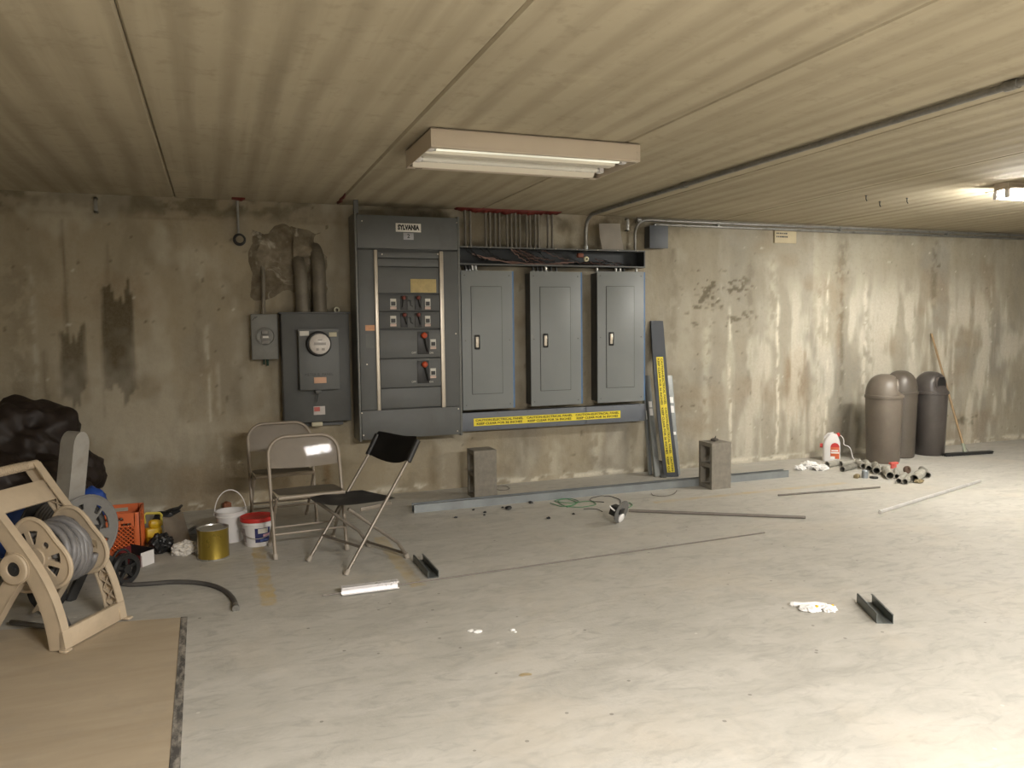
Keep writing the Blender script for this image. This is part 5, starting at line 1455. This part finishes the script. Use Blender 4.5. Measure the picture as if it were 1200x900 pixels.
def wire_loop(label, pts, m, r=.0022, closed=False, nm='wire_scrap'):
    P_ = [fl(*q) for q in pts]; o = P_[0]; q = smooth2([tuple((p-o)+Vector((0, 0, r))) for p in P_], 5)
    for i, w in enumerate(q): w.z = r*(1+.8*abs(sin(i*.7)))
    b = B(); b.tube(q, r, 6); return single(nm, b, m, label, 'wire', 'wire scraps on the floor', loc=(o.x, o.y, 0), ang=180)
wire_loop('tangled green wire on the floor before the stud', [(645, 590), (658, 594), (672, 592), (678, 588), (668, 585), (655, 587), (660, 593), (678, 595), (698, 592), (690, 588), (668, 590), (650, 588), (662, 585), (676, 590), (664, 595)], GREENW, .003)
wire_loop('short green wire right of the round cover plate', [(729, 592), (737, 590), (741, 593), (734, 596)], GREENW, .003)
wire_loop('dark wire loop above the round cover plate', [(708, 589), (694, 588), (692, 585), (702, 582), (714, 582), (726, 586), (727, 590)], BLACK, .003)
wire_loop('dark curved wire left of the round cover plate', [(684, 597), (698, 597), (706, 600)], BLACK, .0025)
wire_loop('thin wire curl lying before the right concrete block', [(763, 578), (766, 581), (778, 582), (790, 579), (793, 575)], RODM, .0025)
wire_loop('thin wire loop at the foot of the left concrete block', [(582, 570), (592, 570), (597, 573), (590, 575), (582, 574)], RODM, .0025)

# ================================================================ trash cans, broom, jug
def dome_can(label, x, y, r, h, m, opening, rot, group='domed trash cans'):
    t = thing('trash_can', label, 'trash can', (x, y, 0), rot, group)
    zr = h*.745; rb = r*.87
    b = B(); b.lathe([(0, 0), (rb-.01, 0), (rb, .012), (r*.985, zr-.01), (r*.985, zr), (r*.95, zr), (r*.93, zr-.1), (rb*.96, .02), (0, .02)], 40); obj('body', b, m, t)
    b = B(); b.lathe([(r*.985, zr-.014), (r*1.035, zr-.010), (r*1.035, zr+.014), (r*.99, zr+.022)], 40); obj('rim', b, m, t)
    prof = []
    hd = h-zr-.015
    for a in np.linspace(0, pi/2, 10): prof.append((r*.995*cos(a)**.8 if a < pi/2 else 0, zr+.015+hd*sin(a)))
    prof[-1] = (0, h)
    b = B(); b.lathe(prof, 40)
    # flatten the front of the dome for the push flap (towards local -y)
    yf = -r*.58
    for v in b.bm.verts:
        if v.co.y < yf and v.co.z > zr+.03:
            k = min(1, (v.co.z-zr-.03)/.04); v.co.y += (yf-v.co.y)*k
    dm = obj('dome', b, m, t, ang=60)
    w, z0, z1 = r*.56, zr+.05, h-.055
    fr = [(-w, z0), (w, z0), (w*.92, z0+(z1-z0)*.6), (w*.55, z1), (-w*.55, z1), (-w*.92, z0+(z1-z0)*.6)]
    inn = [(p[0]*.86, z0+.012+(p[1]-z0)*.86) for p in fr]
    b = B(); b.plate(fr, (inn,), .022, T(0, yf+.004, 0) @ XZ); obj('opening_frame', b, m, dm)
    b = B(); b.plate(inn, (), .006, T(0, yf-.002, 0) @ XZ); obj('flap', b, BLACK if opening else m, dm)
    return t
dome_can('taupe domed trash can, nearest and widest of three', 6.27, 6.05, .178, .89, CANM, 0, RAD(50))
dome_can('dark taupe domed trash can half hidden between the other two', 6.67, 6.22, .165, .905, CANM2, 1, RAD(150))
dome_can('charcoal domed trash can with open flap, nearest the broom', 7.065, 6.20, .168, .885, CAND, 1, RAD(12))
def broom():
    a, c = fl(1106, 535), fl(1162, 531.5); m_ = fl(1131, 533)
    ang = atan2(c.y-a.y, c.x-a.x); L = (c-a).length
    t = thing('push_broom', 'wooden-handled push broom leaning on the wall beside the trash cans', 'broom', (a.x, a.y, 0))
    R_ = Rm(ang, 'Z')
    b = B(); b.box(0, L, -.03, .03, .014, .032, .005, R_); hd = obj('head', b, BLACK, t)
    b = B(); rng = random.Random(2)
    for i in range(46):
        for j in range(3):
            x = .01+i*(L-.02)/45; y = -.02+j*.02; b.tube([(x, y, .016), (x+rng.uniform(-.004, .004), y*1.15, .0)], [.006, .0045], 4, M=R_)
    o = obj('bristles', b, BLACKR, hd); o['kind'] = 'stuff'
    mid = (m_-a); base = Vector((mid.x, mid.y, .03)); top = wl(1091.5, 391, .016)-Vector((a.x, a.y, 0))
    b = B(); b.tube([base, base.lerp(top, .5), top], [.0125, .0125, .0115], 12); obj('handle', b, WOOD, t)
    b = B(); b.tube([base-Vector((0, 0, .012)), base.lerp(top, .07)], .018, 12); obj('ferrule', b, TEAL, t)
    b = B(); 
    b.tube([base+Vector((-.045, 0, .0)), base.lerp(top, .07)], .004, 6); b.tube([base+Vector((.045, 0, 0)), base.lerp(top, .07)], .004, 6); objs('brace', b, GALVD, t)
broom()
def jug():
    p = fl(979, 541); t = thing('sprayer_jug', 'white sprayer jug with red cap and picture label before the trash cans', 'jug', (p.x, p.y+.06, 0), RAD(-38))
    w, d, h = .083, .055, .275
    def sect(z):
        k = 1.0 if z < .62 else 1-.55*((z-.62)/.38)**1.6
        return k
    def fn(u, v):
        a = u*2*pi; z = v; k = sect(z); ca, sa = cos(a), sin(a); e = .45
        x = w*k*math.copysign(abs(ca)**e, ca)+(.02*(1-k)); y = d*(.6+.4*k)*math.copysign(abs(sa)**e, sa)
        return (x, y, .003+h*z)
    b = B(); b.grid(fn, 40, 20); b.box(-.02, .05, -.03, .03, h-.006, h+.004, .004)
    bmesh.ops.remove_doubles(b.bm, verts=b.bm.verts, dist=.0005); bd = obj('bottle', b, WHITEP, t, ang=50)
    b = B(); b.tube([(-.065, 0, .19), (-.06, 0, .245), (-.03, 0, .275), (.02, 0, .285)], .013, 10); obj('handle', b, WHITEP, t)
    b = B(); b.lathe([(0, 0), (.02, 0), (.02, .03), (.014, .034), (0, .034)], 16, T(.045, 0, h-.01) @ Rm(RAD(75), 'Y')); obj('cap', b, RED, t, 'red cap')
    b = B(); b.lathe([(0, 0), (.022, 0), (.022, .03), (0, .03)], 16, T(-w+.004, 0, .155) @ Rm(RAD(-90), 'Y')); obj('spigot', b, RED, t, 'red trigger spigot')
    b = B(); b.box(-.012, .072, -d-.0025, -d+.012, .03, .15, .003); lb = obj('label', b, mat('red_orange_print', (.62, .13, .05), .5), t)
    b = B(); b.lathe([(0, 0), (.042, 0), (.042, .003), (0, .003)], 24, T(.03, -d+.001, .15) @ Rm(pi/2, 'X')); obj('label_emblem', b, RED, lb)
    b = B(); b.box(-.008, .068, -d-.004, -d, .085, .10); b.box(-.004, .06, -d-.004, -d, .108, .12); b.box(-.012, .03, -d-.004, -d, .03, .055); objs('label_print', b, WHITEF, lb)
    b = B(); b.tube(smooth2([(.06, 0, h), (.095, 0, h-.02), (.115, .0, .22), (.12, 0, .17), (.16, .0, .155), (.185, .0, .12), (.20, -.005, .05), (.215, -.01, .03)], 4), .0045, 8); obj('spray_tube', b, WHITEP, t)
jug()
# pipe offcuts: (mouth px, tail px, radius, bright)
PP = [((969, 545), (986, 542), .030, GALV), ((985, 544), (1007, 541), .028, GALV), ((987, 550), (1002, 546), .026, GALVD), ((1012, 547), (1003, 541), .030, GALV),
      ((1018, 549.5), (1014, 541), .030, GALV), ((1027, 553), (1025, 544), .034, GALVD), ((1043, 559), (1034, 547), .036, GALV), ((1051, 558.5), (1050, 550), .024, GALV),
      ((1053, 564), (1063, 554), .025, GALV), ((1060.5, 565), (1074, 552), .026, GALV), ((1071, 563), (1085, 552), .038, GALV), ((1087, 557.5), (1080, 550), .028, GALVD)]
PIPEM = mat('pale_pipe_metal', (.40, .385, .335), .5, .25, .12, 18, dirt=(.26, .24, .2))
PIPEM2 = mat('dull_pipe_metal', (.25, .24, .205), .5, .3, .12, 18, dirt=(.15, .135, .11))
PLAB = ['leftmost pipe offcut, right under the white jug', 'pipe offcut second from left in the pile by the jug', 'dull pipe offcut third from left, in front of its neighbours', 'pipe offcut fourth from left, mouth toward the camera',
        'pipe offcut fifth from left, before the nearest trash can', 'dull wide pipe offcut at the middle of the pile', 'wide bright pipe elbow piece pointing at the camera', 'small pipe offcut right of the wide elbow piece',
        'thin pipe offcut, left of the three at the right end', 'thin pipe offcut, middle of the three at the right end', 'wide pipe offcut at the right end of the pile', 'dull pipe stub, rightmost of all offcuts']
for (a, c, r, m), lab in zip(PP, PLAB):
    p, q = fl(a[0], a[1]+3), fl(c[0], c[1]+3); d = (q-p); L = min(max(d.length, .14), .34); d = d.normalized()*L
    t = thing('pipe_offcut', lab, 'pipe offcut', (p.x, p.y, 0), 0, 'pile of pipe offcuts')
    Ml, _ = along((0, 0, r), (d.x, d.y, r))
    b = B(); b.lathe([(r*.82, 0), (r, 0), (r, L), (r*.82, L), (r*.82, 0)], 20, Ml); m = PIPEM if m is GALV else PIPEM2; obj('pipe', b, m, t)
    b = B(); b.lathe([(r*1.0, L*.55), (r*1.12, L*.56), (r*1.12, L*.78), (r*1.0, L*.79)], 20, Ml); obj('collar', b, m, t)
    b = B(); b.lathe([(0, L*.5), (r*.82, L*.5)], 16, Ml); obj('mouth_shade', b, BLACK, t)  # black disc paints the shade inside the open pipe
def bits():
    p = fl(1061, 555); b = B(); b.lathe([(0, 0), (.03, 0), (.036, .01), (.036, .03), (.03, .034), (.02, .034), (.016, .024), (0, .024)], 24, T(0, 0, .036) @ Rm(RAD(80), 'X')); single('round_fitting', b, mat('brown_cap', (.1, .06, .04), .6), 'round brown pipe cap standing behind the thin offcuts', 'pipe cap', loc=(p.x, p.y, 0))
    p = fl(1047, 549); b = B(); b.box(-.045, .045, -.02, .02, .04, .062, .006); b.box(-.03, .03, -.012, .012, 0, .044, .006); single('red_clamp', b, mat('pinkish_red_plastic', (.62, .12, .1), .5), 'small red clamp standing among the pipe offcuts', 'clamp', loc=(p.x, p.y, 0))
    p = fl(1013.5, 560); b = B(); b.lathe([(0, 0), (.027, 0), (.028, .065), (.024, .07), (.02, .066), (0, .066)], 24); single('small_tin', b, mat('blue_grey_tin', (.3, .33, .36), .4, .5), 'small blue-grey tin before the pipe offcuts', 'tin', loc=(p.x, p.y, 0))
    p = fl(1004, 560); b = B(); b.box(-.035, .035, -.02, .02, 0, .03, .005, Rm(.5, 'Z')); b.box(-.02, .02, -.012, .012, .028, .036, .003, Rm(.5, 'Z')); single('wood_bit', b, mat('olive_tan_wood', (.25, .2, .11), .8), 'olive-tan wood bit left of the small tin', 'wood bit', loc=(p.x, p.y, 0))
    p = fl(1024, 560.5); b = B(); b.lathe([(0, .004), (.03, .004), (.034, .012), (.034, .0), (.036, .0), (.036, .014), (0, .016)], 24); single('black_disc', b, BLACK, 'flat black lid on the floor right of the small tin', 'lid', loc=(p.x, p.y, 0))
    p = fl(1077, 566); b = B(); b.blob((0, 0, .018), (.05, .03, .02), 9, .4, 2, 3, .2, 0.0); single('cardboard_bit', b, mat('olive_tan_wood', (.25, .2, .11), .8), 'crumpled tan scrap under the right end of the pipe pile', 'scrap', loc=(p.x, p.y, 0), ang=20)
bits()
